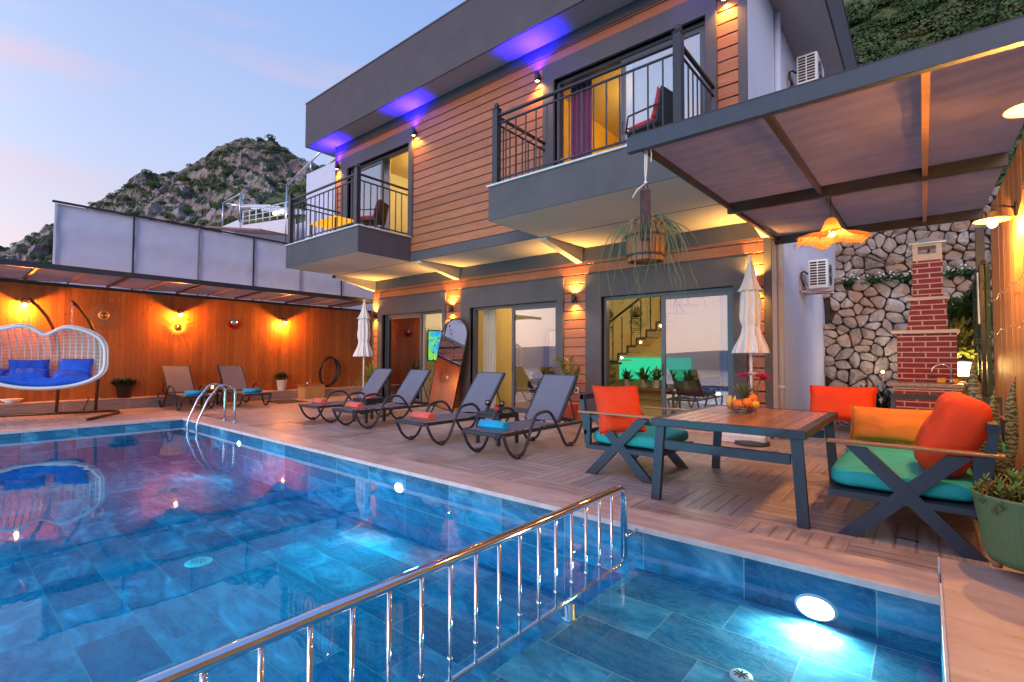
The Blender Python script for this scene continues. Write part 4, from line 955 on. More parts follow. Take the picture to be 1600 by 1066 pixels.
# fruit bowl, flowers
t = thing('fruit_bowl', 'wire bowl heaped with bananas, oranges and a pineapple on the table', 'bowl', (-1.42, 5.36, .745))
b = MB()
for z, r in ((.004, .05), (.03, .085), (.06, .115), (.09, .135)): b.tube([(r*math.cos(a*.3142), r*math.sin(a*.3142), z) for a in range(20)], .0022, 5, closed=True)
for k in range(20): a = k*.3142; b.tube([(.05*math.cos(a), .05*math.sin(a), .004), (.085*math.cos(a), .085*math.sin(a), .03), (.115*math.cos(a), .115*math.sin(a), .06), (.135*math.cos(a), .135*math.sin(a), .09)], .0018, 4)
b.obj('wire_basket', M['steel'], t)
M['orange_fruit'] = plain('orange_peel', (.95, .20, .01), .45, var=.05, sc_=20, bump=.3); M['lemon'] = plain('lemon', (.85, .42, .03), .45, var=.06); M['banana'] = plain('banana', (.80, .42, .07), .5, var=.15, sc_=25); M['green_fruit'] = plain('green_fruit', (.25, .28, .03), .4, var=.2)
for x, y, z, r, m, nm in ((-.02, -.085, .10, .045, 'orange_fruit', 'orange'), (.06, -.05, .115, .048, 'orange_fruit', 'orange'), (.10, .0, .16, .042, 'orange_fruit', 'orange'), (.13, -.03, .10, .038, 'lemon', 'lemon'), (.02, -.02, .05, .04, 'green_fruit', 'apple'), (-.06, -.02, .05, .04, 'green_fruit', 'apple'), (.06, .03, .05, .045, 'wine', 'plum'), (-.03, .06, .08, .045, 'green_fruit', 'apple')):
    c = MB(); c.ball((x, y, z), r, 14, 10); c.obj(nm, M[m], t)
for k, (x, y, a) in enumerate(((-.11, -.05, .3), (-.085, -.08, .15), (-.055, -.05, 0), (-.12, -.01, .5))):
    c = MB(); pts = [(x-.01*math.cos(u), y-.03*math.sin(u*1.2), .05+.13*u/2.2) for u in (0, .4, .8, 1.2, 1.6, 2.0, 2.2)]; c.tube(pts, [.006, .015, .019, .019, .017, .010, .005], 8); c.obj('banana', M['banana'], t)
pa = MB(); pa.lathe([(.0, .03), (.05, .04), (.062, .09), (.05, .135), (0, .15)], 16, (.0, .03, 0)); pa.obj('pineapple', plain('pineapple_skin', (.35, .16, .03), .7, var=.5, sc_=45, bump=1), t)
cr_ = MB(); rg = random.Random(2)
for k in range(46):
    a = k*2.4; tl = .2+.9*(k/46); L = .23*(1-.35*k/46)
    d = Vector((math.cos(a)*math.sin(1.2-tl), math.sin(a)*math.sin(1.2-tl), math.cos(1.2-tl))); s_ = Vector((-math.sin(a), math.cos(a), 0))*.012; c0 = Vector((.0, .03, .145))
    cr_.add([c0-s_, c0+s_, c0+d*L*.5+s_*.9+Vector((0, 0, .01)), c0+d*L, c0+d*L*.5-s_*.9+Vector((0, 0, .01))], [(0, 1, 2, 4), (4, 2, 3)], False)
cr_.obj('pineapple_crown', M['grassy'], t)
t = thing('flower_vase', 'glass vase of magenta and white flowers behind the fruit bowl', 'vase', (-1.43, 5.80, .745))
b = MB(); b.lathe([(.035, 0), (.04, .06), (.028, .13), (.035, .17), (.033, .17), (.026, .13), (.037, .06), (.0, .005)], 18); b.obj('vase', M['clear'], t)
for k, (x, y, z, m) in enumerate(((-.11, -.02, .35, 'm'), (-.05, .03, .37, 'm'), (.01, -.03, .37, 'w'), (.08, .01, .36, 'm'), (.13, -.02, .33, 'm'), (.10, -.06, .35, 'm'))):
    b = MB(); b.tube([(0, 0, .03), (x*.5, y*.5, z*.6), (x, y, z-.01)], .003, 5); s = b.obj('stem', M['leaf'], t)
    c = MB()
    for ring, (R0, tl, n) in enumerate(((.080, .25, 12), (.062, .6, 10), (.040, 1.0, 8))):
        for q in range(n):
            a = q*2*math.pi/n+ring; d = Vector((math.cos(a)*math.cos(tl), math.sin(a)*math.cos(tl), math.sin(tl))); s_ = Vector((-math.sin(a), math.cos(a), 0))*.019; c0 = Vector((x, y, z))
            c.add([c0, c0+d*R0*.6-s_, c0+d*R0, c0+d*R0*.6+s_], [(0, 1, 2, 3)], False)
    c.obj('blossom', plain('petal_'+m, (.75, .01, .16) if m == 'm' else (.85, .68, .70), .6), s)
# ---------------------------------------------------------------- parasols, mirror, swing chair, plants
def parasol(x, y, label, h, s, ztie, zhem, seed):
    t = thing('parasol', label, 'parasol', (x, y, 0), 0, 'folded pale parasols beside the facade')
    b = MB(); b.tube([(0, 0, .05), (0, 0, h-.03)], .021, 12); b.obj('pole', M['white'], t)
    b = MB(); b.lathe([(.24, 0), (.24, .05), (.06, .07), (.03, .09), (.03, .3), (0, .3)], 24); b.obj('base', M['grey_dark'], t)
    b = MB(); b.lathe([(.0, h-.06), (.03, h-.055), (.022, h-.02), (.034, h), (.022, h+.03), (0, h+.035)], 14); b.obj('finial', M['white'], t)
    rg = random.Random(seed)
    def fold(k, amp): return lambda a, i: 1+amp[i]*math.sin(a*k+seed+.35*math.sin(i))+amp[i]*.35*math.sin(a*2*k+1.7*i)
    zt = h-.50*s
    def prof_fn(pts, n):
        out_ = []
        for i in range(n+1):
            u = i/n*(len(pts)-1); k = min(int(u), len(pts)-2); f = u-k; f = f*f*(3-2*f) if False else f
            p0, p1, p2, p3 = pts[max(k-1, 0)], pts[k], pts[k+1], pts[min(k+2, len(pts)-1)]
            out_.append(tuple(.5*((2*p1[j])+(p2[j]-p0[j])*f+(2*p0[j]-5*p1[j]+4*p2[j]-p3[j])*f*f+(3*p1[j]-p0[j]-3*p2[j]+p3[j])*f**3) for j in (0, 1)))
        return out_
    def pleat(amp0, amp1, N, k=8):
        def f(a, i): u = i/N; am = amp0+(amp1-amp0)*u; return 1+am*(math.sin(a*k+seed+.5*math.sin(3*u))+.45*math.sin(a*(k*2+1)+1.3*seed+2*u)+.25*math.sin(a*3+seed))
        return f
    b = MB(); b.lathe(prof_fn([(.02, h-.03), (.05*s, h-.12), (.075*s, h-.28*s), (.125*s, zt+.06), (.16*s, zt)], 12), 96, fn=pleat(.02, .16, 12), cap=False); o = b.obj('top_flap', M['cloth'], t); m = o.modifiers.new('s', 'SOLIDIFY'); m.thickness = .006
    b = MB(); b.lathe(prof_fn([(.085*s, zt+.10), (.115*s, zt-.05), (.133*s, (zt+ztie)/2+.05), (.138*s, (zt+ztie)/2-.15), (.122*s, ztie+.02), (.115*s, ztie-.02), (.145*s, ztie-.16), (.20*s, zhem+.10), (.225*s, zhem)], 32), 110, fn=pleat(.13, .17, 32, 9), cap=False); 
    for v in b.v: w_ = .016*noise.noise(Vector((v.x*9+seed, v.y*9, v.z*4))); v.x += w_; v.y += w_
    o = b.obj('canopy', M['cloth'], t); m = o.modifiers.new('s', 'SOLIDIFY'); m.thickness = .006
    b = MB(); b.tube([(.122*s*math.cos(a*.2618), .122*s*math.sin(a*.2618), ztie+.01*math.sin(a)) for a in range(24)], .007, 6, closed=True); b.obj('tie', M['rope'], t)
parasol(-11.72, 7.80, 'folded cream parasol at the far corner of the house', 2.83, 1.0, 1.72, 1.30, 1)
parasol(-2.02, 8.12, 'folded cream parasol right of the dining area at the near house corner', 2.83, 1.0, 1.80, 1.38, 4)

def mat_mirror():
    t = NT('mirror'); return t.out(t.n('ShaderNodeBsdfGlossy', {'Color': (.86, .87, .88, 1), 'Roughness': .01}))
M['mirror'] = mat_mirror()
t = thing('arched_mirror', 'tall arched mirror with a thin black frame leaning on the facade', 'mirror', (-9.20, 8.30, .045))
Wm, Hm = .46, 2.25; ar = [( -Wm, 0), (Wm, 0)]+[(Wm*math.cos(math.pi*i/24), Hm-Wm+Wm*math.sin(math.pi*i/24)) for i in range(25)]
lean = R(9); Tm = Matrix.Rotation(-lean, 4, 'X') @ Matrix.Rotation(R(6), 4, 'Y')
b = MB(); b.prism(ar, 0, .03, 'y', Tm); b.obj('back', M['black'], t)
b = MB(); ar2 = [(x*.965, .02+z*.982) for x, z in ar]; b.prism(ar2, -.004, -.001, 'y', Tm); b.obj('mirror_glass', M['mirror'], t)
b = MB(); b.tube([Tm @ Vector((x, -.004, z+.004)) for x, z in ar], .012, 6, closed=True); b.obj('frame', M['black'], t)
t = thing('bead_string', 'vertical string of red and dark charms hanging in front of the mirror', 'wall charm', (-9.30, LY-.06, 0))
b = MB(); b.tube([(0, 0, 2.40), (0, -.35, 2.05), (0, -.55, 1.55), (0, -.62, 1.2)], .003, 4); b.obj('cord', M['rope'], t)
for k in range(14):
    u = k/13; y = -.0-.62*min(1, u*1.3)**.8; z = 2.38-1.15*u; b = MB(); b.ball((0, y-.01, z), .024 if k % 2 else .016, 8, 6, sq=(1, .6, 1)); b.obj('charm', M['melon'] if k % 2 == 0 else M['black'], t)

# hanging two-seat wicker chair
t = thing('hanging_chair', 'white woven two-seat hanging egg chair on a bronze stand by the far fence', 'swing chair', (-13.83, 1.74, 0), R(-14))
def outline(a):            # rim in (y, z), a from 0..2pi starting at the right side
    hw, zc = .93, 1.16; y = hw*math.cos(a); c = math.sin(a)
    if c >= 0:
        z = zc + .66*c**.62 + .08*math.sin(min(1, abs(y)/.40)*math.pi/2)*1.0
        dip = math.exp(-(y/.20)**2)*.12; z -= dip*c
    else: z = zc - .52*abs(c)**.75
    return y, z
rim_pts = [Vector((0,)+outline(2*math.pi*i/180)) for i in range(180)]; CZ = 1.13
rim_pol = sorted((math.atan2(p.z-CZ, p.y), math.hypot(p.y, p.z-CZ)) for p in rim_pts)
def rim_r(a):
    for (a0, r0), (a1, r1) in zip(rim_pol, rim_pol[1:]):
        if a0 <= a <= a1: return r0+(r1-r0)*(a-a0)/max(a1-a0, 1e-6)
    return rim_pol[0][1]
def shell_at(y, z):         # point of the woven bowl behind (y, z), None outside the rim
    r = math.hypot(y, z-CZ); R_ = rim_r(math.atan2(z-CZ, y)); q = r/R_
    if q > 1: return None
    dpt = (1-q**2.6)**.55; k = 1+.10*math.sin(min(1, dpt)*math.pi*.8)
    return Vector((.36-.80*dpt, y*k, CZ+(z-CZ)*k))
def run(b, fixed, val, r, step=.02):
    seg = []
    for i in range(-60, 61):
        c = i*step; p = shell_at(val, CZ+c) if fixed == 'y' else shell_at(c, val)
        if p is not None: seg.append(p)
        elif len(seg) > 2: b.tube(seg, r, 5); seg = []
        else: seg = []
    if len(seg) > 2: b.tube(seg, r, 5)
b = MB(); b.tube([(.36, p.y, p.z) for p in rim_pts], .030, 10, closed=True); b.tube([(.27, p.y*1.05, CZ+(p.z-CZ)*1.06) for p in rim_pts], .016, 8, closed=True); b.obj('rim', M['rope'], t)
b = MB()
for k in range(56): run(b, 'z', .60+k*.0262, .0062)
b.obj('woven_rows', M['rope'], t)
b = MB()
for k in range(-10, 11): run(b, 'y', k*.093+.002, .0125)
b.obj('woven_ribs', M['rope'], t)
M['bronze'] = plain('bronze', (.12, .055, .02), .35, .5, var=.2)
for k, yy in enumerate((-.33, .33)):
    b = MB(); b.tube([(-.82, yy+.40, .03), (-.86, yy+.42, .8), (-.86, yy+.40, 1.4), (-.80, yy+.34, 1.8), (-.66, yy+.22, 2.12), (-.46, yy+.10, 2.32), (-.20, yy, 2.44)], .032, 12); b.obj('stand_post', M['bronze'], t)
    b = MB(); n = 15
    for q in range(n): b.tube([(-.18+.012*math.cos(a)*(1 if q % 2 else .2), yy+.012*math.cos(a)*(0.2 if q % 2 else 1), 2.41-.035*q+.022*math.sin(a)) for a in [u*.785 for u in range(8)]], .0035, 4, closed=True)
    b.obj('chain', M['steel'], t)
b = MB(); b.tube([(-.80, -1.0, .03), (-.80, 1.0, .03)], .028, 8); b.tube([(-.80, 1.0, .03), (-.62, 1.14, .03), (-.30, 1.16, .03), (.95, .72, .03)], .028, 8); b.tube([(-.80, -1.0, .03), (-.62, -1.14, .03), (-.30, -1.16, .03), (.95, -.72, .03)], .028, 8); b.tube([(-.80, .52, .06), (-.845, .62, .38)], .014, 6); b.obj('stand_base', M['bronze'], t)
b = MB(); b.cushion(.62, 1.42, .22, TR(.0, 0, .74), n=18, puff=.35)
for v in b.v: v.z += .05*noise.noise(Vector((v.x*5, v.y*4, 1))); v.z += .10*(abs(v.y)/.7)**3
b.obj('seat_cushion', M['blue'], t)
BC = 'blue cushions on the hanging chair'
for i, (x, y, z, w, d, h, ry, rz, l) in enumerate(((-.20, -.30, 1.02, .42, .62, .18, 62, 4, 'blue back pillow left of centre'), (-.18, .42, 1.04, .42, .56, .18, 60, -8, 'blue back pillow by the right rim'), (.04, -.28, .90, .34, .62, .16, 38, 2, 'blue front pillow lying before the left back pillow'), (.06, .36, .87, .36, .55, .14, 22, 10, 'blue front pillow slumped at the right'), (.02, -.78, .92, .3, .4, .14, 40, -10, 'blue pillow cut by the left edge of the picture'))):
    ca, sa = math.cos(R(-14)), math.sin(R(-14)); pillow(l+' of the hanging chair', 'pillow', M['blue'], (-13.83+x*ca-y*sa, 1.74+x*sa+y*ca, z), w, d, h, 0, R(ry), R(rz-14), i, BC)

# --- plants
def leaf_blade(b, base, d, L, w, droop=.3, n=5, fold=.0):
    d = Vector(d).normalized(); s = d.cross(Vector((0, 0, 1)))
    s = s.normalized() if s.length > .05 else Vector((1, 0, 0)); p = Vector(base); vs = []
    for i in range(n+1):
        u = i/n; ww = w*math.sin(math.pi*min(1, .12+u*.88))**.8*(1 if u < .98 else .05); vs += [p-s*ww/2, p+s*ww/2]
        d = (d+Vector((0, 0, -droop/n))).normalized(); p = p+d*L/n
    b.add(vs, [(2*i, 2*i+1, 2*i+3, 2*i+2) for i in range(n)], True)
def pot(b, r0, r1, h, n=28, c=(0, 0, 0), rib=0):
    f = (lambda a, i: 1+.012*math.sin(a*rib)) if rib else None
    b.lathe([(r0*.9, 0), (r0, .01), (r1, h-.02), (r1+.008, h-.018), (r1+.008, h), (r1-.012, h), (r1-.02, h-.05)], n, c, fn=f, cap=True)
def bushy(b, n, r, c, leaf, seed, flat=.8, up=.5):
    rg = random.Random(seed)
    for i in range(n):
        d = Vector((rg.gauss(0, 1), rg.gauss(0, 1), abs(rg.gauss(0, 1))*.9)).normalized(); p = Vector(c)+Vector((d.x*r, d.y*r, d.z*r*flat))*rg.uniform(.45, 1.0)
        leaf_blade(b, p, d+Vector((rg.uniform(-.7, .7), rg.uniform(-.7, .7), up)), leaf*rg.uniform(.6, 1.2), leaf*.38, .5, 3)
def potted(name, label, x, y, z, potmat, r0, r1, h, leafmat, fn, cat='potted plant'):
    t = thing(name, label, cat, (x, y, z)); b = MB(); pot(b, r0, r1, h); b.obj('pot', potmat, t)
    b = MB(); b.lathe([(0, h-.04), (r1-.016, h-.042)], 20, cap=False); b.obj('soil', M['soil'], t)
    b = MB(); fn(b, h); b.obj('foliage', leafmat, t); return t
potted('potted_shrub', 'small bush in a white pot on the ledge below the far fence', -15.15, 7.2, .258, M['pot_white'], .11, .15, .30, M['leaf_d'], lambda b, h: bushy(b, 260, .21, (0, 0, h+.05), .09, 3))
potted('potted_shrub', 'sprawling plant in a dark pot on the ledge right of the hanging chair', -15.15, 3.32, .258, M['black'], .14, .18, .30, M['leaf_d'], lambda b, h: bushy(b, 320, .27, (0, 0, h+.0), .11, 4, .5))
def spiky(n, L, w, seed, droop=.9, spread=1.0):
    def f(b, h):
        rg = random.Random(seed)
        for i in range(n):
            a = rg.uniform(0, 6.283); e = rg.uniform(.1, 1.2)*spread; leaf_blade(b, (.03*math.cos(a), .03*math.sin(a), h-.03), (math.cos(a)*math.sin(e), math.sin(a)*math.sin(e), math.cos(e)), L*rg.uniform(.6, 1.1), w, droop, 6)
    return f
t = potted('potted_grass_palm', 'arching yellow-green palm behind the first lounger at the house corner', -11.95, 8.2, 0, M['black'], .14, .18, .38, M['leaf_y'], lambda b, h: (spiky(120, .75, .022, 6, 1.5)(b, h+.25), b.tube([(0, 0, h-.05), (0, 0, h+.25)], .03, 8)))
def zz(b, h):
    rg = random.Random(8)
    for (dx, dy, L) in ((-.55, -.05, 1.0), (-.12, .1, 1.0), (.22, -.05, .85), (.42, .0, .75), (-.2, -.2, .6)):
        p = [Vector((dx*.1*u+dx*.45*u*u, dy*.6*u, h-.05+L*u*(1-.12*u))) for u in [k/14 for k in range(15)]]; b.tube(p, [.012-.0006*k for k in range(15)], 6)
        for k in range(4, 15):
            for s in (-1, 1):
                d = (p[k]-p[k-1]).normalized(); sd = Vector((d.z, 0, -d.x))*s; leaf_blade(b, p[k], sd+d*.9, .17, .065, .2, 4)
potted('zz_plant', 'tall zamia plant in a terracotta red pot beside the cladding pillar', -5.38, 8.28, 0, M['terracotta'], .13, .17, .40, M['leaf_y'], zz)
def snake(b, h):
    rg = random.Random(5)
    for (x, y, L, lx, ly, w) in ((-.10, 0, .95, -.05, 0, .095), (.03, .06, .80, .10, .05, .085), (.0, -.08, .60, -.22, -.05, .08), (.12, -.04, .78, .32, .0, .08), (.10, .08, .62, .5, .1, .07), (-.04, .10, .7, .05, .1, .08), (.16, .02, .45, .2, -.1, .07), (-.14, .08, .55, -.3, .05, .07), (-.06, -.05, .5, -.12, -.1, .07)):
        vs = []; n = 8
        for k in range(n+1):
            u = k/n; ww = w*(.55+.9*u*(1-u)*1.7)*(1-u**6*.97); p = Vector((x+lx*L*u+.015*math.sin(u*6), y+ly*L*u, h-.05+L*u)); vs += [p+Vector((-ww/2, .01, 0)), p+Vector((0, -.012, 0)), p+Vector((ww/2, .01, 0))]
        b.add(vs, [(3*k+i, 3*k+i+1, 3*k+i+4, 3*k+i+3) for k in range(n) for i in (0, 1)], True)
def mat_snake():
    t = NT('snake_leaf'); w = t.n('ShaderNodeTexWave', {'Vector': t.coord(), 'Scale': 9, 'Distortion': 7, 'Detail': 3, 'Detail Scale': 3}, wave_type='BANDS', bands_direction='Z').outputs[1]
    return t.out(t.bsdf(t.ramp(w, [(.3, (.05, .08, .03)), (.7, (.30, .30, .16))]), .5))
M['snake'] = mat_snake()
potted('snake_plant', 'snake plant with upright mottled leaves in a black pot behind the sofa', .46, 5.55, 0, M['black'], .16, .18, .42, M['snake'], snake)
t = thing('ribbed_planter', 'ribbed olive green tub on wooden feet with red and green succulents', 'planter', (.47, 4.02, .089))
prof_ = [(.13, .065), (.20, .07), (.222, .12), (.262, .43), (.268, .44), (.262, .45), (.245, .44), (.235, .38), (0, .37)]
b = MB(); b.lathe(prof_, 180, fn=lambda a, i: 1+(.010 if 0 < i < 4 else 0)*math.sin(a*60)); b.obj('tub', M['pot_green'], t)
for k in range(3):
    a = k*2.094+2.8; b = MB(); b.lathe([(.022, 0), (.036, .09)], 14, (.17*math.cos(a), .17*math.sin(a), 0)); b.obj('wooden_foot', M['boxwood'], t)
b = MB(); b.lathe([(0, .385), (.24, .38)], 20, cap=False); b.obj('soil', M['soil'], t)
def succ(n, seed, zoff, col_, rr=.26):
    b = MB(); rg = random.Random(seed)
    for i in range(n):
        a = rg.uniform(0, 6.283); r = rr*math.sqrt(rg.random()); x, y = r*math.cos(a), r*math.sin(a); z = .43+.12*(1-(r/rr)**2)+rg.uniform(-.03, .05)+zoff
        b.tube([(x*.8, y*.8, .38), (x, y, z)], .003, 4)
        for k in range(9):
            aa = k*2.4; e = .3+.09*k; leaf_blade(b, (x, y, z-.005*(9-k)), (math.cos(aa)*math.sin(1.5-e*.9), math.sin(aa)*math.sin(1.5-e*.9), math.cos(1.5-e*.9)), .042, .017, -.2, 3)
    b.obj('succulents', col_, t)
succ(80, 3, -.03, M['leaf_r'], .27); succ(70, 9, .02, mat_leaf('succulent', (.09, .16, .03), (.30, .38, .08), .5, 20), .25)
# hanging bucket planter
M['darkwood'] = plain('dark_wood', (.07, .03, .035), .8, var=.4, sc_=20, bump=1); M['redwood'] = plain('red_wood', (.30, .05, .02), .7, var=.3, sc_=20, bump=1)
M['bucket'] = plank_wood('bucket_wood', (.24, .07, .03), (.46, .15, .06), .05, 0, 2, (.08, .03, .015))
t = thing('hanging_bucket', 'old wooden bucket planter with trailing grass hung from the pergola corner', 'hanging planter', (-1.815, 3.97, 2.12), R(24))
b = MB(); n = 18; R1, R0, h = .172, .150, .33
for k in range(n):
    a0 = 2*math.pi*k/n+.02; a1 = 2*math.pi*(k+1)/n-.02; am = (a0+a1)/2
    vs = [(r*math.cos(a), r*math.sin(a), z) for z, rr in ((0, R0), (h+(.012*((k*7) % 3-1)), R1)) for r in (rr, rr-.02) for a in (a0, a1)]
    b.add(vs, [(0, 1, 5, 4), (2, 6, 7, 3), (0, 4, 6, 2), (1, 3, 7, 5), (4, 5, 7, 6), (0, 2, 3, 1)], False)
b.lathe([(0, .02), (R0-.015, .02)], 18, cap=False); b.obj('staves', M['bucket'], t)
for z, r in ((.05, .157), (.215, .169)):
    c = MB(); c.lathe([(r, z-.008), (r+.003, z-.008), (r+.003, z+.008), (r, z+.008)], 24, cap=False); c.obj('hoop', M['rail'], t)
for s in (-1, 1):
    c = MB(); c.box(-.042, .042, s*.176-.012, s*.176+.012, .15, .50 if s > 0 else .57, bev=.012); c.obj('lug', M['darkwood'], t)
c = MB(); c.bar((0, -.17, .54), (0, .17, .46), .035, .045); c.obj('crossbar', M['redwood'], t)
c = MB(); c.tube([(0, 0, .55), (.0, 0, .60), (.02, 0, .64), (0, 0, .68), (-.02, 0, .64), (0, 0, .60)], .007, 6); c.obj('hook', M['rail'], t)
c = MB(); c.tube([(0, 0, .67), (-.005, -.02, .80), (0, -.05, .985)], .006, 6); c.tube([(.0, 0, .69), (.01, -.02, .80), (.015, -.05, .985)], .005, 6); c.tube([(0, 0, .68), (-.07, 0, .63), (-.11, 0, .56)], .005, 6); c.tube([(.04, -.05, .98), (.05, -.06, .90), (.045, -.06, .84)], .004, 5); c.ball((0, 0, .69), .014, 8, 6); c.obj('rope', M['rope'], t)
b = MB(); rg = random.Random(12)
for i in range(120):
    a = rg.uniform(0, 6.283); r = .10*rg.random(); L = rg.uniform(.25, .55); d = Vector((math.cos(a)*.8, math.sin(a)*.8, rg.uniform(.5, 1.3))).normalized(); p = Vector((r*math.cos(a), r*math.sin(a), h-.03)); pts = []
    dr = rg.uniform(.28, .5)
    for k in range(10): pts.append(p.copy()); d = (d+Vector((rg.uniform(-.12, .12), rg.uniform(-.12, .12), -dr))).normalized(); p = p+d*L/9
    if i % 7 == 0:
        for k in range(6): d = (d+Vector((rg.uniform(-.35, .35), rg.uniform(-.35, .35), -.2))).normalized(); p = p+d*.07; pts.append(p.copy())
    b.tube(pts, [.0045-.0033*k/len(pts) for k in range(len(pts))], 4)
b.obj('trailing_grass', M['grassy'], t)
# ---------------------------------------------------------------- barbecue, stone walls, garden corner
def mat_brick():
    t = NT('red_brick'); g = t.n('ShaderNodeTexCoord').outputs['Object']; s = t.n('ShaderNodeSeparateXYZ', {0: g})
    v = t.n('ShaderNodeCombineXYZ', {0: t.math('ADD', s.outputs[0], t.math('ADD', s.outputs[1], .13)), 1: s.outputs[2], 2: 0.0}).outputs[0]
    br = t.n('ShaderNodeTexBrick', {'Vector': v, 'Color1': (.26, .006, .035, 1), 'Color2': (.18, .005, .025, 1), 'Mortar': (.66, .43, .41, 1), 'Scale': 1.0, 'Mortar Size': .0075, 'Mortar Smooth': .1, 'Bias': 0.0, 'Brick Width': .26, 'Row Height': .0735}, offset=.5)
    n = t.noise(g, 30, 4); c = t.mix(.12, br.outputs[0], t.ramp(n, [(.3, (.1, .01, .02)), (.7, (.5, .3, .28))]))
    h = t.math('SUBTRACT', t.math('MULTIPLY', n, .3), br.outputs[1])
    return t.out(t.bsdf(c, .7, 0, h, .5, .004))
M['brick'] = mat_brick()
M['granite'] = plain('granite', (.34, .29, .29), .4, var=.4, sc_=30)
M['cream'] = plain('cream_mortar', (.66, .50, .46), .7, var=.08, sc_=12)
t = thing('brick_barbecue', 'dark red brick barbecue with pale ledges, granite counter and tall chimney', 'barbecue', (.02, 8.9, 0))
b = MB(); b.box(-.33, .34, -.42, .42, 0, .905); b.obj('lower_brickwork', M['brick'], t)
b = MB(); b.box(-.345, .355, -.435, .43, .905, .935); b.obj('counter_support', M['cream'], t)
b = MB(); b.box(-.42, .37, -.47, .43, .935, .985, bev=.006); b.obj('counter', M['granite'], t)
b = MB(); b.box(-.31, .325, .0, .45, .985, 1.655); b.obj('upper_brickwork', M['brick'], t)
b = MB(); b.box(-.375, .355, -.05, .48, 1.655, 1.705, bev=.004); b.obj('shelf', M['cream'], t)
b = MB(); v = [(-.20, .02, 1.705), (.235, .02, 1.705), (.235, .44, 1.705), (-.20, .44, 1.705), (-.145, .06, 2.12), (.235, .06, 2.12), (.235, .40, 2.12), (-.145, .40, 2.12)]
b.add(v, [(0, 1, 5, 4), (1, 2, 6, 5), (2, 3, 7, 6), (3, 0, 4, 7), (4, 5, 6, 7)]); b.obj('tapered_hood', M['brick'], t)
b = MB(); b.box(-.20, .265, .03, .43, 2.12, 2.165, bev=.004); b.obj('shelf', M['cream'], t)
b = MB(); b.box(-.125, .20, .07, .39, 2.165, 2.68); b.obj('chimney', M['brick'], t)
b = MB(); b.box(-.12, .195, .075, .385, 2.68, 2.77)
for x in (-.12, .135): b.box(x, x+.06, .075, .12, 2.77, 2.90); b.box(x, x+.06, .34, .385, 2.77, 2.90)
b.box(-.12, .195, .08, .38, 2.88, 2.905); b.obj('chimney_cap', M['cream'], t)
b = MB(); b.box(-.165, .24, .02, .44, 2.905, 2.925); b.add([(-.165, .02, 2.926), (.24, .02, 2.926), (.24, .44, 2.926), (-.165, .44, 2.926), (.04, .23, 3.03)], [(0, 1, 4), (1, 2, 4), (2, 3, 4), (3, 0, 4)]); b.obj('chimney_roof', M['white'], t)
b = MB(); pts = [(.25, -.36, .985), (.25, -.36, 1.14)]+[(.25-.095+.095*math.cos(R(a)), -.36, 1.14+.095*math.sin(R(a))) for a in range(10, 171, 16)]+[(.055, -.36, 1.10)]
b.tube(pts, .011, 10); b.lathe([(.02, .985), (.02, 1.03), (.012, 1.04)], 12, (.25, -.36, 0)); b.obj('tap', M['chrome'], t)
t = thing('sponge', 'yellow sponges behind the barbecue tap', 'sponge', (.25, 8.72, .985))
b = MB(); b.box(-.12, -.03, 0, .03, 0, .07, bev=.008); b.obj('sponge', M['banana'], t)
b = MB(); b.box(.02, .10, .01, .04, 0, .06, bev=.008); b.obj('sponge', M['banana'], t)
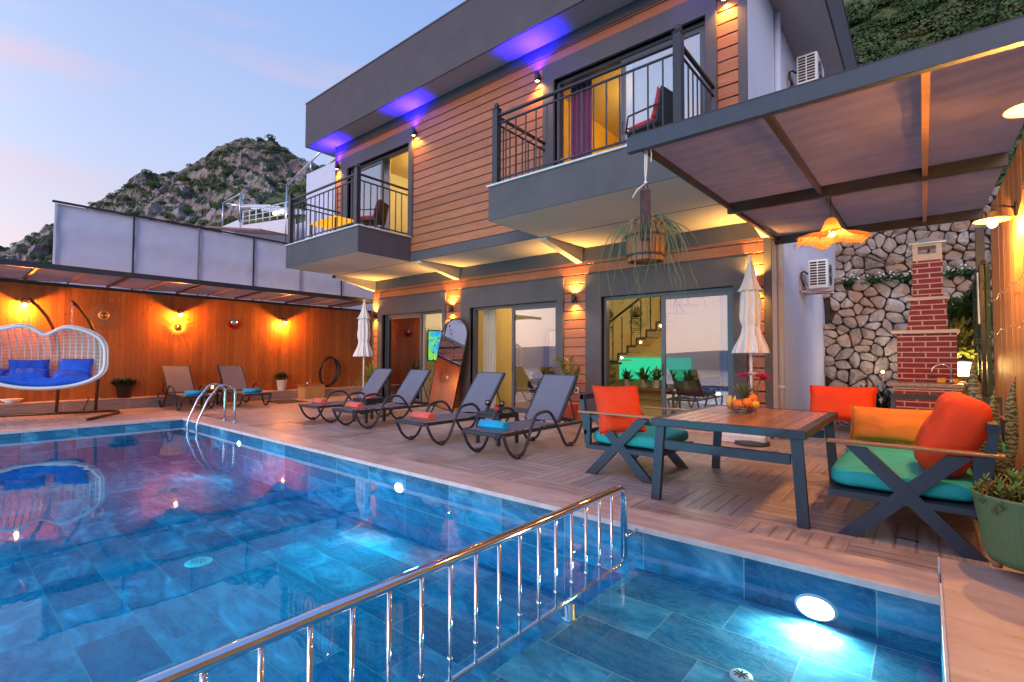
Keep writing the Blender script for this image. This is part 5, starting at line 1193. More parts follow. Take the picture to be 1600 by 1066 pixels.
def stone_wall(name, label, x0, x1, y, z0, z1, sz, seed, tilt=.0):
    t = thing(name, label, 'stone wall', (0, y, 0)); rg = random.Random(seed)
    b = MB(); b.box(x0, x1, .03, .5, z0, z1-.05); b.obj('gap_shade_backing', M['gap_shade_backing'], t)
    b = MB(); ax, az = sz*1.22, sz*.86      # irregular packed stones: jittered cells clipped against their neighbours
    nx = int((x1-x0)/ax)+1; nz_ = int((z1-z0)/az)+1; P = {}
    for j in range(-1, nz_+1):
        for i in range(-1, nx+1): P[i, j] = (x0+(i+.5+(.5 if j % 2 else 0)+rg.uniform(-.48, .48))*ax, z0+(j+.5+rg.uniform(-.45, .45))*az)
    for q in list(P):
        if rg.random() < .24: del P[q]
    for (i, j), (px_, pz_) in P.items():
        if not (0 <= j < nz_ and 0 <= i < nx): continue
        poly = [(px_-ax*1.6, pz_-az*1.6), (px_+ax*1.6, pz_-az*1.6), (px_+ax*1.6, pz_+az*1.6), (px_-ax*1.6, pz_+az*1.6)]
        for dj in range(-3, 4):
            for di in range(-3, 4):
                q = P.get((i+di, j+dj))
                if not q or (di == 0 and dj == 0): continue
                mx_, mz_ = (px_+q[0])/2, (pz_+q[1])/2; nx_, nzz = q[0]-px_, q[1]-pz_; out_ = []
                for a_, c_ in zip(poly, poly[1:]+poly[:1]):
                    da = (a_[0]-mx_)*nx_+(a_[1]-mz_)*nzz; dc = (c_[0]-mx_)*nx_+(c_[1]-mz_)*nzz
                    if da <= 0: out_.append(a_)
                    if da*dc < 0: f = da/(da-dc); out_.append((a_[0]+(c_[0]-a_[0])*f, a_[1]+(c_[1]-a_[1])*f))
                poly = out_
                if len(poly) < 3: break
            if len(poly) < 3: break
        if len(poly) < 3: continue
        for _ in range(2): poly = [q_ for a_, c_ in zip(poly, poly[1:]+poly[:1]) for q_ in ((a_[0]*.78+c_[0]*.22, a_[1]*.78+c_[1]*.22), (a_[0]*.22+c_[0]*.78, a_[1]*.22+c_[1]*.78))]
        pts = []                           # resample the outline so that edges can wander
        for a_, c_ in zip(poly, poly[1:]+poly[:1]):
            n_ = max(1, int(math.hypot(c_[0]-a_[0], c_[1]-a_[1])/.07))
            for k in range(n_): pts.append((a_[0]+(c_[0]-a_[0])*k/n_, a_[1]+(c_[1]-a_[1])*k/n_))
        cx = sum(p[0] for p in pts)/len(pts); cz = sum(p[1] for p in pts)/len(pts); dep = rg.uniform(.05, .15); tx, tz = rg.uniform(-.25, .25), rg.uniform(-.25, .25); o_ = len(b.v); rings = ((.985, .04), (.965, -.035), (.90, -dep*.75), (.62, -dep*1.0), (.25, -dep*1.08)); m_ = len(pts)
        for s_, d_ in rings:
            for (x, z) in pts:
                rr = math.hypot(x-cx, z-cz); s2 = s_ - (.005/max(rr, .05) if s_ > .9 else 0); X_, Z_ = cx+(x-cx)*s2, cz+(z-cz)*s2; w_ = noise.noise(Vector((X_*5, Z_*5, i*3+j*7)))
                b.v.append(Vector((X_+.018*noise.noise(Vector((X_*9, Z_*9, 1))), d_+(w_*.06+.03*noise.noise(Vector((X_*14, Z_*14, 8))))*(1 if d_ < 0 else 0)+(tx*(X_-cx)+tz*(Z_-cz))*(1 if d_ < -.04 else 0), Z_+.018*noise.noise(Vector((X_*9, Z_*9, 4))))))
        for r_ in range(len(rings)-1):
            for k in range(m_): b.f.append([o_+r_*m_+k, o_+r_*m_+(k+1) % m_, o_+(r_+1)*m_+(k+1) % m_, o_+(r_+1)*m_+k]); b.sm.append(False)
        b.f.append([o_+(len(rings)-1)*m_+k for k in range(m_)]); b.sm.append(True)
    b.obj('stones', M['stone'], t); return t
def mat_stone():
    t = NT('field_stone'); g = t.coord(); vo = t.n('ShaderNodeTexVoronoi', {'Vector': g, 'Scale': 2.6}, feature='F1'); n = t.noise(g, 6, 7, .65)
    c = t.ramp(t.n('ShaderNodeSeparateColor', {0: vo.outputs[1]}).outputs[0], [(0, (.22, .17, .14)), (.4, (.36, .30, .26)), (.75, (.38, .23, .15)), (1, (.48, .43, .39))])
    c = t.mix(t.ramp(n, [(.45, (0, 0, 0)), (.7, (.6, .6, .6))]), c, (.28, .18, .13)); c = t.mix(t.ramp(t.noise(g, 2.3, 5), [(.55, (0, 0, 0)), (.68, (.5, .5, .5))]), c, (.55, .52, .50))
    return t.out(t.bsdf(c, .9, 0, n, .7, .03))
M['stone'] = mat_stone(); M['gap_shade_backing'] = plain('gap_shade_backing', (.06, .045, .038), .95, var=.4, sc_=8, bump=1, bd=.02)  # dark backing: shade of the open gaps put into its colour, no mortar joints
stone_wall('stone_wall', 'lower rough stone retaining wall behind the barbecue', -1.88, 2.4, 14.2, -.3, 3.1, .22, 3)
stone_wall('stone_wall', 'upper stone retaining wall above the strip of white flowers', -6, 4.5, 16.6, 2.9, 5.4, .25, 8)
b = MB(); b.box(-1.9, 6, 14.7, 17.0, 2.0, 3.12); structure(b.obj('terrace_soil', M['soil']))
rg = random.Random(4); b = MB(); fl = MB()
for i in range(2600):
    x = rg.uniform(-1.8, 2.6); y = rg.uniform(14.05, 15.8); leaf_blade(b, (x, y, 3.08), (rg.uniform(-1, 1), rg.uniform(-1.2, .6), rg.uniform(.3, 1.2)), rg.uniform(.2, .42), .045, 1.0, 3)
    if i % 8 == 0: fl.ball((x, y-.1, 3.16+rg.uniform(0, .14)), .022, 6, 4)
stuff(b.obj('ground_cover', M['leaf']), 'green ground cover spilling over the lower stone wall', 'ground cover'); stuff(fl.obj('white_flowers', M['white']), 'small white flowers between the two stone walls', 'flowers')
# bank with rubble and scrub right of the walls
def bank(u, v):
    x = .9+u*6; y = 12.5+v*9; z = -.2+v*6.5+noise.fractal(Vector((x*.9, y*.9, 2)), 1, 2, 4)*.35; return (x-.2*v, y, z)
M['bank'] = mat_hill('bank', (.28, .19, .15), (.42, .32, .26), (.05, .07, .02), (.16, .18, .06), .50, .9)
structure(grid('rubble_bank', M['bank'], bank, 60, 60))
def bank2(u, v): return (-30+u*70, 17.0+v*46, 4.9+v*9+noise.fractal(Vector((u*40, v*20, 5)), 1, 2, 4)*.7)
structure(grid('upper_slope', M['bank'], bank2, 120, 70))
b = MB(); rg = random.Random(14)
for i in range(60):
    u, v = rg.random()*.35, rg.uniform(.25, .75); p = Vector(bank(u, v)); r = rg.uniform(.08, .24); b.ball((p.x, p.y-.05, p.z+r*.3), r, 8, 6, fn=lambda d: 1+.3*noise.noise(d*6+p))
stuff(b.obj('rubble', M['stone']), 'loose pale rocks on the bank right of the stone walls', 'rocks')
b = MB()
for i in range(160):
    u, v = rg.random()*.5, rg.uniform(.05, .98); p = Vector(bank(u, v)); vs, fs = bushes[i % 5]; r = rg.uniform(.12, .34); b.add(vs, fs, False, Matrix.Translation(p) @ Matrix.Rotation(rg.uniform(0, 6), 4, 'Z') @ Matrix.Scale(r, 4))
for i in range(420):
    u, v = rg.random(), rg.uniform(.0, 1); p = Vector(bank2(.38+u*.2, v*.5)); vs, fs = bushes[i % 5]; b.add(vs, fs, False, Matrix.Translation(p) @ Matrix.Scale(rg.uniform(.3, .8), 4))
stuff(b.obj('bank_scrub', M['leaf']), 'low green scrub on the bank above the stone walls', 'scrub')
# green artificial hedge screen at the end of the fence, shrub, lantern, stone blocks
t = thing('hedge_screen', 'dark green artificial hedge panel beyond the end of the right fence', 'hedge', (.60, 8.4, 0))
b = MB(); b.box(0, .04, 0, 2.6, 0, 2.45); b.obj('panel', M['leaf_d'], t)
b = MB(); rg = random.Random(31)
for i in range(2600):
    leaf_blade(b, (-.005, rg.uniform(0, 2.6), rg.uniform(0, 2.45)), (-1, rg.uniform(-.9, .9), rg.uniform(-.9, .9)), .055, .03, .3, 2)
b.obj('leaves', mat_leaf('hedge_leaf', (.02, .075, .02), (.05, .15, .04)), t)
b = MB(); b.bar((-.02, -.02, 2.50), (-.02, 2.6, 2.25), .05, .05); b.bar((-.03, .03, 0), (-.03, .03, 2.5), .04, .04); b.bar((-.03, 1.2, 0), (-.03, 1.2, 2.38), .04, .04); b.obj('frame', M['brown_metal'], t)
t = thing('white_board', 'narrow white board with faint marks hung on the green hedge panel', 'sign', (.545, 8.62, 2.08))
b = MB(); b.box(-.008, .008, -.035, .035, -.33, .33, T=Matrix.Rotation(R(-7), 4, 'X')); b.obj('board', M['pot_white'], t)
b = MB()
for k in range(12): b.box(-.0095, -.0085, -.02, .02, -.27+k*.048, -.262+k*.048, T=Matrix.Rotation(R(-7), 4, 'X'))
b.obj('marks', M['steel'], t)
t = thing('stone_block_plinth', 'rough pinkish stone block plinth right of the barbecue', 'plinth', (.44, 9.15, 0))
b = MB(); rg = random.Random(77)
for z in range(4):
    for k in range(2):
        x0 = -.20+k*.20+(.03 if z % 2 else 0); c0 = len(b.v); bb = MB(); bb.ball((0, 0, 0), 1, 14, 10)
        for v in bb.v:
            m_ = max(abs(v.x), abs(v.y), abs(v.z)); v2 = v/m_*(.75)+v*.25; q = noise.noise(v2*2.5+Vector((z*7, k*5, 0)))*.12; b.v.append(Vector((x0+.10+v2.x*(.098+q*.1), v2.y*.33, .128+z*.25+v2.z*.122))+v2*q*.10)
        b.f += [[i+c0 for i in f] for f in bb.f]; b.sm += bb.sm
b.obj('blocks', plain('pink_stone', (.50, .31, .25), .85, var=.35, sc_=7, bump=1, bd=.02), t)
t = thing('garden_lantern', 'square glowing garden lantern on the plinth beside the barbecue', 'lantern', (.42, 9.35, 1.02))
M['lantern'] = emit('lantern_glass', (1, .78, .34), 6)
b = MB(); b.box(-.085, .085, -.085, .085, .05, .24); b.obj('glass', M['lantern'], t)
b = MB(); b.box(-.10, .10, -.10, .10, 0, .05, bev=.005); b.box(-.105, .105, -.105, .105, .24, .26, bev=.004); b.add([(-.105, -.105, .261), (.105, -.105, .261), (.105, .105, .261), (-.105, .105, .261), (0, 0, .33)], [(0, 1, 4), (1, 2, 4), (2, 3, 4), (3, 0, 4)])
for x in (-.09, .08): 
    for y in (-.09, .08): b.box(x, x+.012, y, y+.012, .05, .24)
for z in (.11, .17): b.box(-.088, .088, -.092, -.087, z, z+.006)
b.obj('case', M['black'], t); lamp('lantern_light', 'POINT', (0, -.16, .2), 9, (1, .66, .18), t, .06); lamp('lantern_light', 'POINT', (-.05, .2, .25), 14, (1, .68, .2), t, .06)
t = thing('metal_tin', 'small steel tin with a dark lid on the plinth', 'tin', (.53, 8.98, 1.02)); b = MB(); b.lathe([(.06, 0), (.062, .05), (.058, .055), (0, .055)], 20); b.obj('tin', M['steel'], t); b = MB(); b.ball((0, 0, .05), .045, 12, 8, sq=(1, 1, .6)); b.obj('lid', M['black'], t)
t = thing('garden_shrub', 'yellow-lit leafy shrub behind the garden lantern', 'shrub', (.42, 9.9, 0))
b = MB()
for k in range(7): b.tube([(0, 0, 0), (.05*math.sin(k), .04, .9), (.20*math.cos(k*2), .15*math.sin(k*1.3), 1.9)], [.02, .014, .005], 6)
b.obj('stems', M['oldwood'], t); b = MB(); bushy(b, 900, .50, (0, .1, 1.1), .12, 41, 1.6); b.obj('foliage', M['leaf_y'], t)
t = thing('garden_shrub', 'dark leafy shrub climbing between the chimney and the hedge panel', 'shrub', (.50, 10.9, 0))
b = MB(); b.tube([(0, 0, 0), (.05, 0, 1.2), (.0, .1, 2.0)], [.03, .02, .01], 6); b.obj('stems', M['oldwood'], t); b = MB(); bushy(b, 1500, .6, (0, 0, 1.7), .13, 43, 1.1); b.obj('foliage', M['leaf'], t)
t = thing('garden_shrub', 'dark low shrub between the house and the barbecue', 'shrub', (-.75, 11.5, -.2))
b = MB(); b.tube([(0, 0, 0), (.05, 0, .5)], [.03, .02], 6); b.obj('stems', M['oldwood'], t); b = MB(); bushy(b, 1500, .75, (0, 0, .25), .13, 44, .9); b.obj('foliage', M['leaf_d'], t)
t = thing('garden_spotlight', 'tiny lit spotlight in front of the lower stone wall', 'spotlight', (-.70, 13.6, 1.02))
b = MB(); b.tube([(0, 0, -1.2), (0, 0, -.02)], .012, 6); b.lathe([(.03, -.03), (.035, .04), (0, .05)], 10); b.obj('body', M['black'], t); b = MB(); b.ball((0, -.04, 0), .026, 8, 6); b.obj('bulb', M['bulb'], t); lamp('spot_light', 'POINT', (0, -.15, .1), 12, (1, .76, .5), t, .05)
# pendant lamp of woven straw
t = thing('pendant_lamp', 'wavy woven straw pendant lamp glowing orange under the pergola', 'pendant lamp', (-.78, 6.57, 2.62))
b = MB(); b.tube([(0, 0, .26), (0, 0, .515)], .006, 6); b.lathe([(.02, .24), (.022, .28), (.0, .285)], 12); b.obj('cord', M['black'], t)
def mat_straw():
    t = NT('straw'); g = t.coord(scale=(1, 1, 1)); n = t.noise(g, 42, 4, .6, .6); c = t.ramp(n, [(.35, (.24, .12, .04)), (.65, (.62, .40, .17))]); p = t.bsdf(c, .85, 0, n, .8, .01)
    tr = t.n('ShaderNodeBsdfTranslucent', {'Color': (1, .34, .06, 1)}); m_ = t.n('ShaderNodeMixShader', {0: .2, 1: p.outputs[0], 2: tr.outputs[0]})
    h = t.n('ShaderNodeBsdfTransparent'); f = t.ramp(n, [(.62, (0, 0, 0)), (.66, (1, 1, 1))]); return t.out(t.n('ShaderNodeMixShader', {0: f, 1: m_.outputs[0], 2: h.outputs[0]}))
b = MB(); n = 72; prof_ = [(.035, .27), (.06, .24), (.085, .17), (.105, .12), (.15, .105), (.22, .085), (.29, .05), (.345, .02)]
vs = []
for i, (r, z) in enumerate(prof_):
    for k in range(n):
        a = 2*math.pi*k/n; w = max(0, (r-.10)/.245); vs.append((r*(1+.05*w*math.sin(a*7))*math.cos(a), r*(1+.05*w*math.sin(a*7))*math.sin(a), z+w*(.028*math.sin(a*5+1)+.014*math.sin(a*9))))
b.add(vs, [(i*n+k, i*n+(k+1) % n, (i+1)*n+(k+1) % n, (i+1)*n+k) for i in range(len(prof_)-1) for k in range(n)], True); o = b.obj('shade', mat_straw(), t)
b = MB(); rg = random.Random(3)
for k in range(180):
    a = rg.uniform(0, 6.283); w = 1; r = .33; z = .02+(.028*math.sin(a*5+1)+.014*math.sin(a*9)); L = rg.uniform(.02, .06); b.tube([(r*math.cos(a), r*math.sin(a), z), ((r+L)*math.cos(a+.05), (r+L)*math.sin(a+.05), z-rg.uniform(-.01, .03))], .002, 3)
b.obj('straw_fringe', M['arm'], t)
b = MB(); b.ball((0, 0, .09), .035, 12, 8); b.obj('bulb', M['bulb'], t); lamp('pendant_light', 'POINT', (0, 0, .03), 17, (1, .44, .09), t, .04)
# ---------------------------------------------------------------- things on walls and small things
def ac_unit(x, y, z, label, bracket=True):
    t = thing('air_conditioner', label, 'air conditioner', (x, y, z), 0, 'outdoor units on the side wall')
    W, L, H = .33, .80, .56
    b = MB(); b.box(.17, .17+W, 0, L, 0, H, bev=.015); b.obj('casing', M['pot_white'], t)
    b = MB(); n = 9
    for k in range(n):
        z0 = .07+k*.052
        b.box(.20, .315, -.004, .001, z0, z0+.034); b.box(.335, .46, -.004, .001, z0, z0+.034)
    b.obj('side_vents', M['black'], t)
    b = MB(); b.tube([(.502, .30+.2*math.cos(a*.3142), .28+.2*math.sin(a*.3142)) for a in range(20)], .008, 6, closed=True)
    for k in range(6): b.tube([(.504, .30+r_*1.0, .28) for r_ in (-.0, .2)] if False else [(.504, .30+.2*math.cos(k*.5236), .28+.2*math.sin(k*.5236)), (.504, .30-.2*math.cos(k*.5236), .28-.2*math.sin(k*.5236))], .004, 4)
    b.obj('fan_grille', M['rail'], t)
    b = MB()
    b.bar((.05, .12, -.03), (.05, .66, -.03), .02, .02)
    for yy in (.12, .66): b.bar((0, yy, -.03), (.52, yy, -.03), .03, .03); b.bar((.012, yy, -.05), (.012, yy, .38), .03, .03); b.bar((.02, yy, .22), (.16, yy, -.01), .02, .02)
    b.obj('wall_bracket', M['cream'], t)
    b = MB(); b.tube([(.10, -.0, .05), (.06, -.02, .2), (.05, .02, .33), (.09, .06, .36), (.16, .08, .30)], .018, 8); b.obj('hose', M['black'], t)
ac_unit(-1.88, 11.1, 2.66, 'lower white outdoor air conditioner on the pale side wall under the pergola'); ac_unit(-1.88, 10.2, 6.28, 'upper white outdoor air conditioner high on the side wall above the pergola')
t = thing('drain_pipe', 'pale drain pipe down the side wall next to the house corner', 'pipe', (-1.83, 9.25, 0)); b = MB(); b.tube([(0, 0, 0), (0, 0, 7.2)], .05, 12)
for z in (.8, 2.5, 4.5): b.tube([(0, 0, z), (0, 0, z+.05)], .056, 12)
b.obj('pipe', M['screen'], t)
t = thing('cable_conduit', 'thin grey conduit running down the side wall below the air conditioner', 'pipe', (-1.865, 14.2, 0)); b = MB(); b.tube([(0, 0, -.3), (0, 0, 3.3)], .02, 8); b.tube([(0, 0, 2.65), (0, 1.3, 2.65)], .012, 6); b.obj('pipe', M['steel'], t)
t = thing('bulkhead_light', 'small black framed box light on the side wall', 'wall lamp', (-1.88, 15.9, 2.7)); b = MB(); b.box(0, .12, -.11, .11, -.19, .19, bev=.02); b.obj('frame', M['black'], t); b = MB(); b.box(.03, .125, -.118, -.105, -.15, .15); b.box(.119, .126, -.08, .08, -.15, .15); b.obj('diffuser', M['pot_white'], t)
t = thing('wall_socket', 'white socket on the cladding pillar behind the nearest lounger', 'socket', (-5.58, LY-.001, .62)); b = MB(); b.box(-.05, .05, -.03, 0, -.06, .06, bev=.006); b.obj('cover', M['pot_white'], t); b = MB(); b.box(-.03, .03, -.034, -.03, -.035, .035); b.obj('socket_face', M['rail'], t)
t = thing('floor_socket', 'rectangular metal socket plate set in the deck under the sofa', 'socket', (-.115, 4.585, .001), R(-12)); b = MB(); b.box(-.06, .06, -.022, .022, 0, .006, bev=.002); b.obj('plate', M['steel'], t); b = MB(); b.box(-.052, -.003, -.016, .016, .006, .008); b.box(.003, .052, -.016, .016, .006, .008); b.obj('cover', M['alu'], t)
t = thing('cool_box', 'white lidded plastic box standing by the right door under the table', 'box', (-2.12, 8.2, 0)); b = MB(); b.box(-.33, .30, -.16, .16, 0, .11, bev=.02); b.obj('body', M['pot_white'], t)
b = MB(); b.prism([(-.16, .11), (.16, .11), (.13, .17), (-.13, .17)], -.33, -.02, 'x'); b.prism([(-.16, .11), (.16, .11), (.13, .165), (-.13, .165)], -.015, .30, 'x'); b.obj('lid', M['pot_white'], t)
t = thing('wooden_crate_box', 'low pine box on the deck in front of the coiled hose', 'box', (-14.75, 7.95, 0)); b = MB(); b.box(-.22, .22, -.33, .33, 0, .40, bev=.006); b.obj('box', M['boxwood'], t)
b = MB(); b.box(-.24, .24, -.42, .35, .40, .425, bev=.004); b.obj('top', M['oldwood'], t)
t = thing('ash_pot', 'small steel pot with twigs on the pine box', 'pot', (-14.72, 7.8, .425)); b = MB(); b.lathe([(.03, 0), (.04, .07), (.036, .07), (0, .01)], 14); b.tube([(0, 0, .02), (.05, .1, .16)], .006, 5); b.tube([(0, 0, .02), (-.02, .2, .12)], .006, 5); b.obj('pot', M['steel'], t)
t = thing('door_mat', 'dark rectangular mat on the deck left of the pine box', 'mat', (-14.1, 6.8, .001), R(0)); b = MB(); b.box(-.55, .55, -.42, .42, 0, .012, bev=.004); b.obj('mat', mat_fabric('mat', (.06, .045, .04), .95, 300, .2, .5), t)
t = thing('coiled_hose', 'black hose coiled in a tall oval against the far fence', 'hose', (-15.10, 8.75, .258)); b = MB(); rg = random.Random(8)
for k in range(7):
    ph = rg.uniform(0, 6); b.tube([(.02*k-.08+.015*math.sin(a*.7+ph), (.27+.018*k-.03*0)*math.cos(a*.2094)+.015*math.sin(ph)+.05*math.sin(a*.2094), .54+(.50-.01*k)*math.sin(a*.2094)) for a in range(30)], .017, 8, closed=True)
b.obj('hose', M['black'], t)
# fence decorations
t = thing('woven_sun_decoration', 'round woven sun decoration with an eye motif on the far fence', 'wall decoration', (-15.29, 2.90, 2.27)); b = MB()
for k in range(36):
    a = k*math.pi/18; b.prism([(.10*math.cos(a-.07), .10*math.sin(a-.07)), (.10*math.cos(a+.07), .10*math.sin(a+.07)), (.29*math.cos(a+.05), .29*math.sin(a+.05)), (.29*math.cos(a-.03), .29*math.sin(a-.03))], -.004, .006, 'x')
b.obj('petals', M['arm'], t)
for r, m in ((.115, 'boxwood'), (.07, 'black'), (.045, 'boxwood'), (.025, 'black')):
    c = MB(); c.lathe([(r, 0), (r, .012+.1*(.12-r)), (0, .012+.1*(.12-r))], 24, T=Matrix.Rotation(R(90), 4, 'Y')); c.obj('eye_ring', M[m], t)
t = thing('straw_sun_mirror', 'straw sunburst round mirror below the middle fence lamp', 'wall decoration', (-15.29, 4.46, 2.05)); b = MB()
for k in range(48): a = k*math.pi/24; L = .27+.06*((k*5) % 3); b.tube([(.005, .07*math.cos(a), .07*math.sin(a)), (.012, L*math.cos(a), L*math.sin(a))], [.008, .004], 4)
b.obj('rays', M['boxwood'], t); c = MB(); c.lathe([(.085, 0), (.085, .02), (0, .025)], 24, T=Matrix.Rotation(R(90), 4, 'Y')); c.obj('mirror_disc', plain('brass_disc', (.7, .45, .15), .2, 1), t)
t = thing('feather_mirror', 'round mirror with a fringe of red feathers on the far fence', 'wall decoration', (-15.29, 5.86, 2.28)); c = MB(); c.lathe([(.10, 0), (.10, .02), (0, .025)], 24, T=Matrix.Rotation(R(90), 4, 'Y')); c.obj('mirror_disc', M['mirror'], t); b = MB()
for k in range(40):
    a = math.pi+math.pi*k/39*1.0; a2 = a; leaf_blade(b, (.01, .10*math.cos(a2), .10*math.sin(a2)), (.1, math.cos(a2), math.sin(a2)), .14, .05, .1, 3)
b.obj('feathers', M['melon'], t)
t = thing('ledge_bowl', 'white bowl standing on the ledge under the hanging chair', 'bowl', (-15.1, 1.35, .258)); b = MB(); b.lathe([(.08, 0), (.10, .02), (.19, .09), (.185, .095), (.09, .03), (0, .03)], 24); b.obj('bowl', M['pot_white'], t)

# balcony furniture
def chair_small(x, y, z, rz, label):
    t = thing('balcony_chair', label, 'chair', (x, y, z), rz); b = MB()
    for sx in (-.24, .24):
        for sy in (-.24, .24): b.bar((sx, sy, 0), (sx, sy*.9, .40), .03, .03)
    b.box(-.26, .26, -.26, .26, .38, .41); b.obj('frame', M['black'], t)
    b = MB(); b.bar((0, .25, .40), (0, .34, .86), .50, .03, (0, 1, 0)); b.tube([(-.27, .28, .62), (-.27, -.2, .62), (-.27, -.24, .4)], .014, 6); b.tube([(.27, .28, .62), (.27, -.2, .62), (.27, -.24, .4)], .014, 6); b.obj('backrest', M['black'], t)
    b = MB(); b.cushion(.52, .5, .11, TR(0, 0, .46)); b.cushion(.50, .42, .10, TR(0, .22, .68, R(75))); b.obj('cushion', M['red_cush'], t)
chair_small(-10.3, 7.0, UF, R(-60), 'black chair with a red cushion on the left balcony'); chair_small(-3.0, 6.75, UF, R(-100), 'black chair with a red cushion on the right balcony')
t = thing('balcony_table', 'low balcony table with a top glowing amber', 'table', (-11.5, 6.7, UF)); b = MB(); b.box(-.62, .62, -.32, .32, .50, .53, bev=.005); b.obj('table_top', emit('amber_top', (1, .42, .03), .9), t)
for sx in (-.58, .54):
    for sy in (-.28, .25): c = MB(); c.box(sx, sx+.03, sy, sy+.03, 0, .50); c.obj('leg', M['black'], t)
# interiors
def curtain(name, label, x0, x1, y, z0, z1, mat, k=9, seed=0):
    b = MB(); n = 60; vs = []
    for j in (0, 1):
        for i in range(n+1): u = i/n; vs.append((x0+(x1-x0)*u, y+.045*math.sin(u*k*6.283+seed), z0 if j == 0 else z1))
    b.add(vs, [(i, i+1, n+2+i, n+1+i) for i in range(n)], True); o = b.obj(name, mat); tag(o, label, 'curtain', 'curtains behind the sliding doors'); return o
curtain('curtain', 'cream curtain behind the left glass of the first ground floor door', -12.25, -10.9, LY+.42, .02, 3.0, M['curtain'], 8)
curtain('curtain', 'cream curtain gathered at the left side of the middle door', -8.66, -8.25, LY+.42, .02, 3.0, M['curtain'], 4, 1)
curtain('curtain', 'sheer white curtain at the right side of the right ground floor door', -2.85, -2.48, LY+.42, .02, 3.0, M['cloth'], 4, 2)
curtain('curtain', 'dark purple curtain at the left side of the right balcony door', -5.15, -4.70, UY+.42, UF, 6.9, M['purple'], 4, 3)
curtain('curtain', 'white curtain behind the fixed glass of the right balcony door', -3.9, -2.6, UY+.5, UF, 6.9, M['curtain'], 8, 4)
curtain('curtain', 'white curtain behind the glass of the left balcony door', -12.1, -10.85, UY+.45, UF, 6.9, M['cloth'], 8, 5)
t = thing('wardrobe', 'brown two door wardrobe in the room behind the left balcony', 'wardrobe', (-10.3, 11.4, UF)); b = MB(); b.box(-1.1, .15, -.3, .3, 0, 2.2, bev=.01); b.obj('body', M['boxwood'], t)
for x in (-.52, -.44): c = MB(); c.tube([(x, -.32, .9), (x, -.35, .95), (x, -.35, 1.1), (x, -.32, 1.15)], .012, 6); c.obj('handle', M['black'], t)
t = thing('television', 'wall television showing a blue sea and green coast', 'television', (-11.78, 10.94, 1.66), R(45))
b = MB(); b.box(-.64, .64, 0, .05, -.50, .50, bev=.01); b.obj('case', M['black'], t)
def mat_tv():
    t_ = NT('tv_picture'); v = t_.coord(); n = t_.noise(v, 3.2, 5, .6, .8); s_ = t_.n('ShaderNodeSeparateXYZ', {0: v}); f = t_.math('ADD', t_.math('MULTIPLY', s_.outputs[0], .35), n)
    return t_.out(t_.n('ShaderNodeEmission', {0: t_.ramp(f, [(.26, (.20, .55, .05)), (.36, (.04, .40, .40)), (.48, (.02, .22, .62)), (.7, (.08, .36, .8))]), 1: 1.0}))
b = MB(); b.box(-.61, .61, -.004, -.001, -.465, .465); b.obj('picture', mat_tv(), t)
b = MB(); b.box(-.25, -.05, .05, .25, -.05, .72); b.obj('wall_arm', M['pot_white'], t)
t = thing('wooden_wall_panel', 'brown slatted wall panel behind the television', 'panel', (-12.74, 10.2, 0)); b = MB(); b.box(.0, .04, -1.0, 1.05, .02, 3.2); b.obj('panel', plank_wood('panel_wood', (.20, .09, .04), (.32, .15, .07), .16, 1, 2), t)
t = thing('entrance_door', 'white panel door in a dark brown frame at the back of the hall', 'door', (-9.75+.7, 0, 0)); t.location = (-9.0, 12.9, 0); t.rotation_euler = (0, 0, R(90))
b = MB(); b.box(-.5, -.42, -.12, -.02, 0, 2.2); b.box(.42, .5, -.12, -.02, 0, 2.2); b.box(-.42, .42, -.12, -.02, 2.12, 2.2); b.obj('frame', M['oldwood'], t); b = MB(); b.box(-.42, .42, -.08, -.03, 0, 2.12); b.obj('leaf', plain('door_leaf', (.8, .68, .45), .5), t); b = MB(); b.ball((-.34, -.12, 1.0), .03, 8, 6); b.ball((-.34, -.1, 1.5), .018, 8, 6); b.obj('handle', M['black'], t)
def arm_int(x, y, rz, label, mat, s=1.0):
    t = thing('indoor_armchair', label, 'armchair', (x, y, .02), rz); b = MB(); n = 14
    b.cushion(.62, .62, .2, TR(0, 0, .42)); vs = []
    b.tube([(.36*math.cos(a*.2244-.0)*s, .05+.34*math.sin(a*.2244), .55+.12*math.sin(a*.2244)) for a in range(15)], .11, 10); b.tube([(.34*math.cos(a*.2244), .08+.33*math.sin(a*.2244), .72+.12*math.sin(a*.2244)) for a in range(2, 13)], .08, 10); b.obj('upholstery', mat, t)
    for sx in (-.25, .25):
        for sy in (-.22, .25): c = MB(); c.tube([(sx*1.15, sy*1.15, 0), (sx, sy, .36)], .018, 8); c.obj('leg', M['boxwood'], t)
arm_int(-7.65, 10.5, R(20), 'dark tub armchair inside the middle door', M['black']); arm_int(-6.75, 10.0, R(150), 'grey tub chair behind the middle door glass', M['sling'])
arm_int(-3.35, 10.6, R(200), 'brown rounded chair behind the right door glass', plain('brown_fabric', (.22, .10, .07), .9)); arm_int(-7.1, 12.4, R(-60), 'olive armchair deep inside the right hand room', plain('olive_fabric', (.12, .10, .05), .9)); arm_int(-2.9, 11.5, R(180), 'blue grey chair further back behind the right door glass', plain('slate_fabric', (.16, .19, .30), .9))
t = thing('indoor_table', 'round table behind the right door glass', 'table', (-2.75, 10.9, .02)); b = MB(); b.lathe([(.0, .72), (.42, .72), (.43, .74), (0, .75)], 28); b.obj('table_top', M['boxwood'], t); c = MB(); c.lathe([(.2, 0), (.04, .03), (.04, .72)], 16); c.obj('pedestal', M['black'], t)
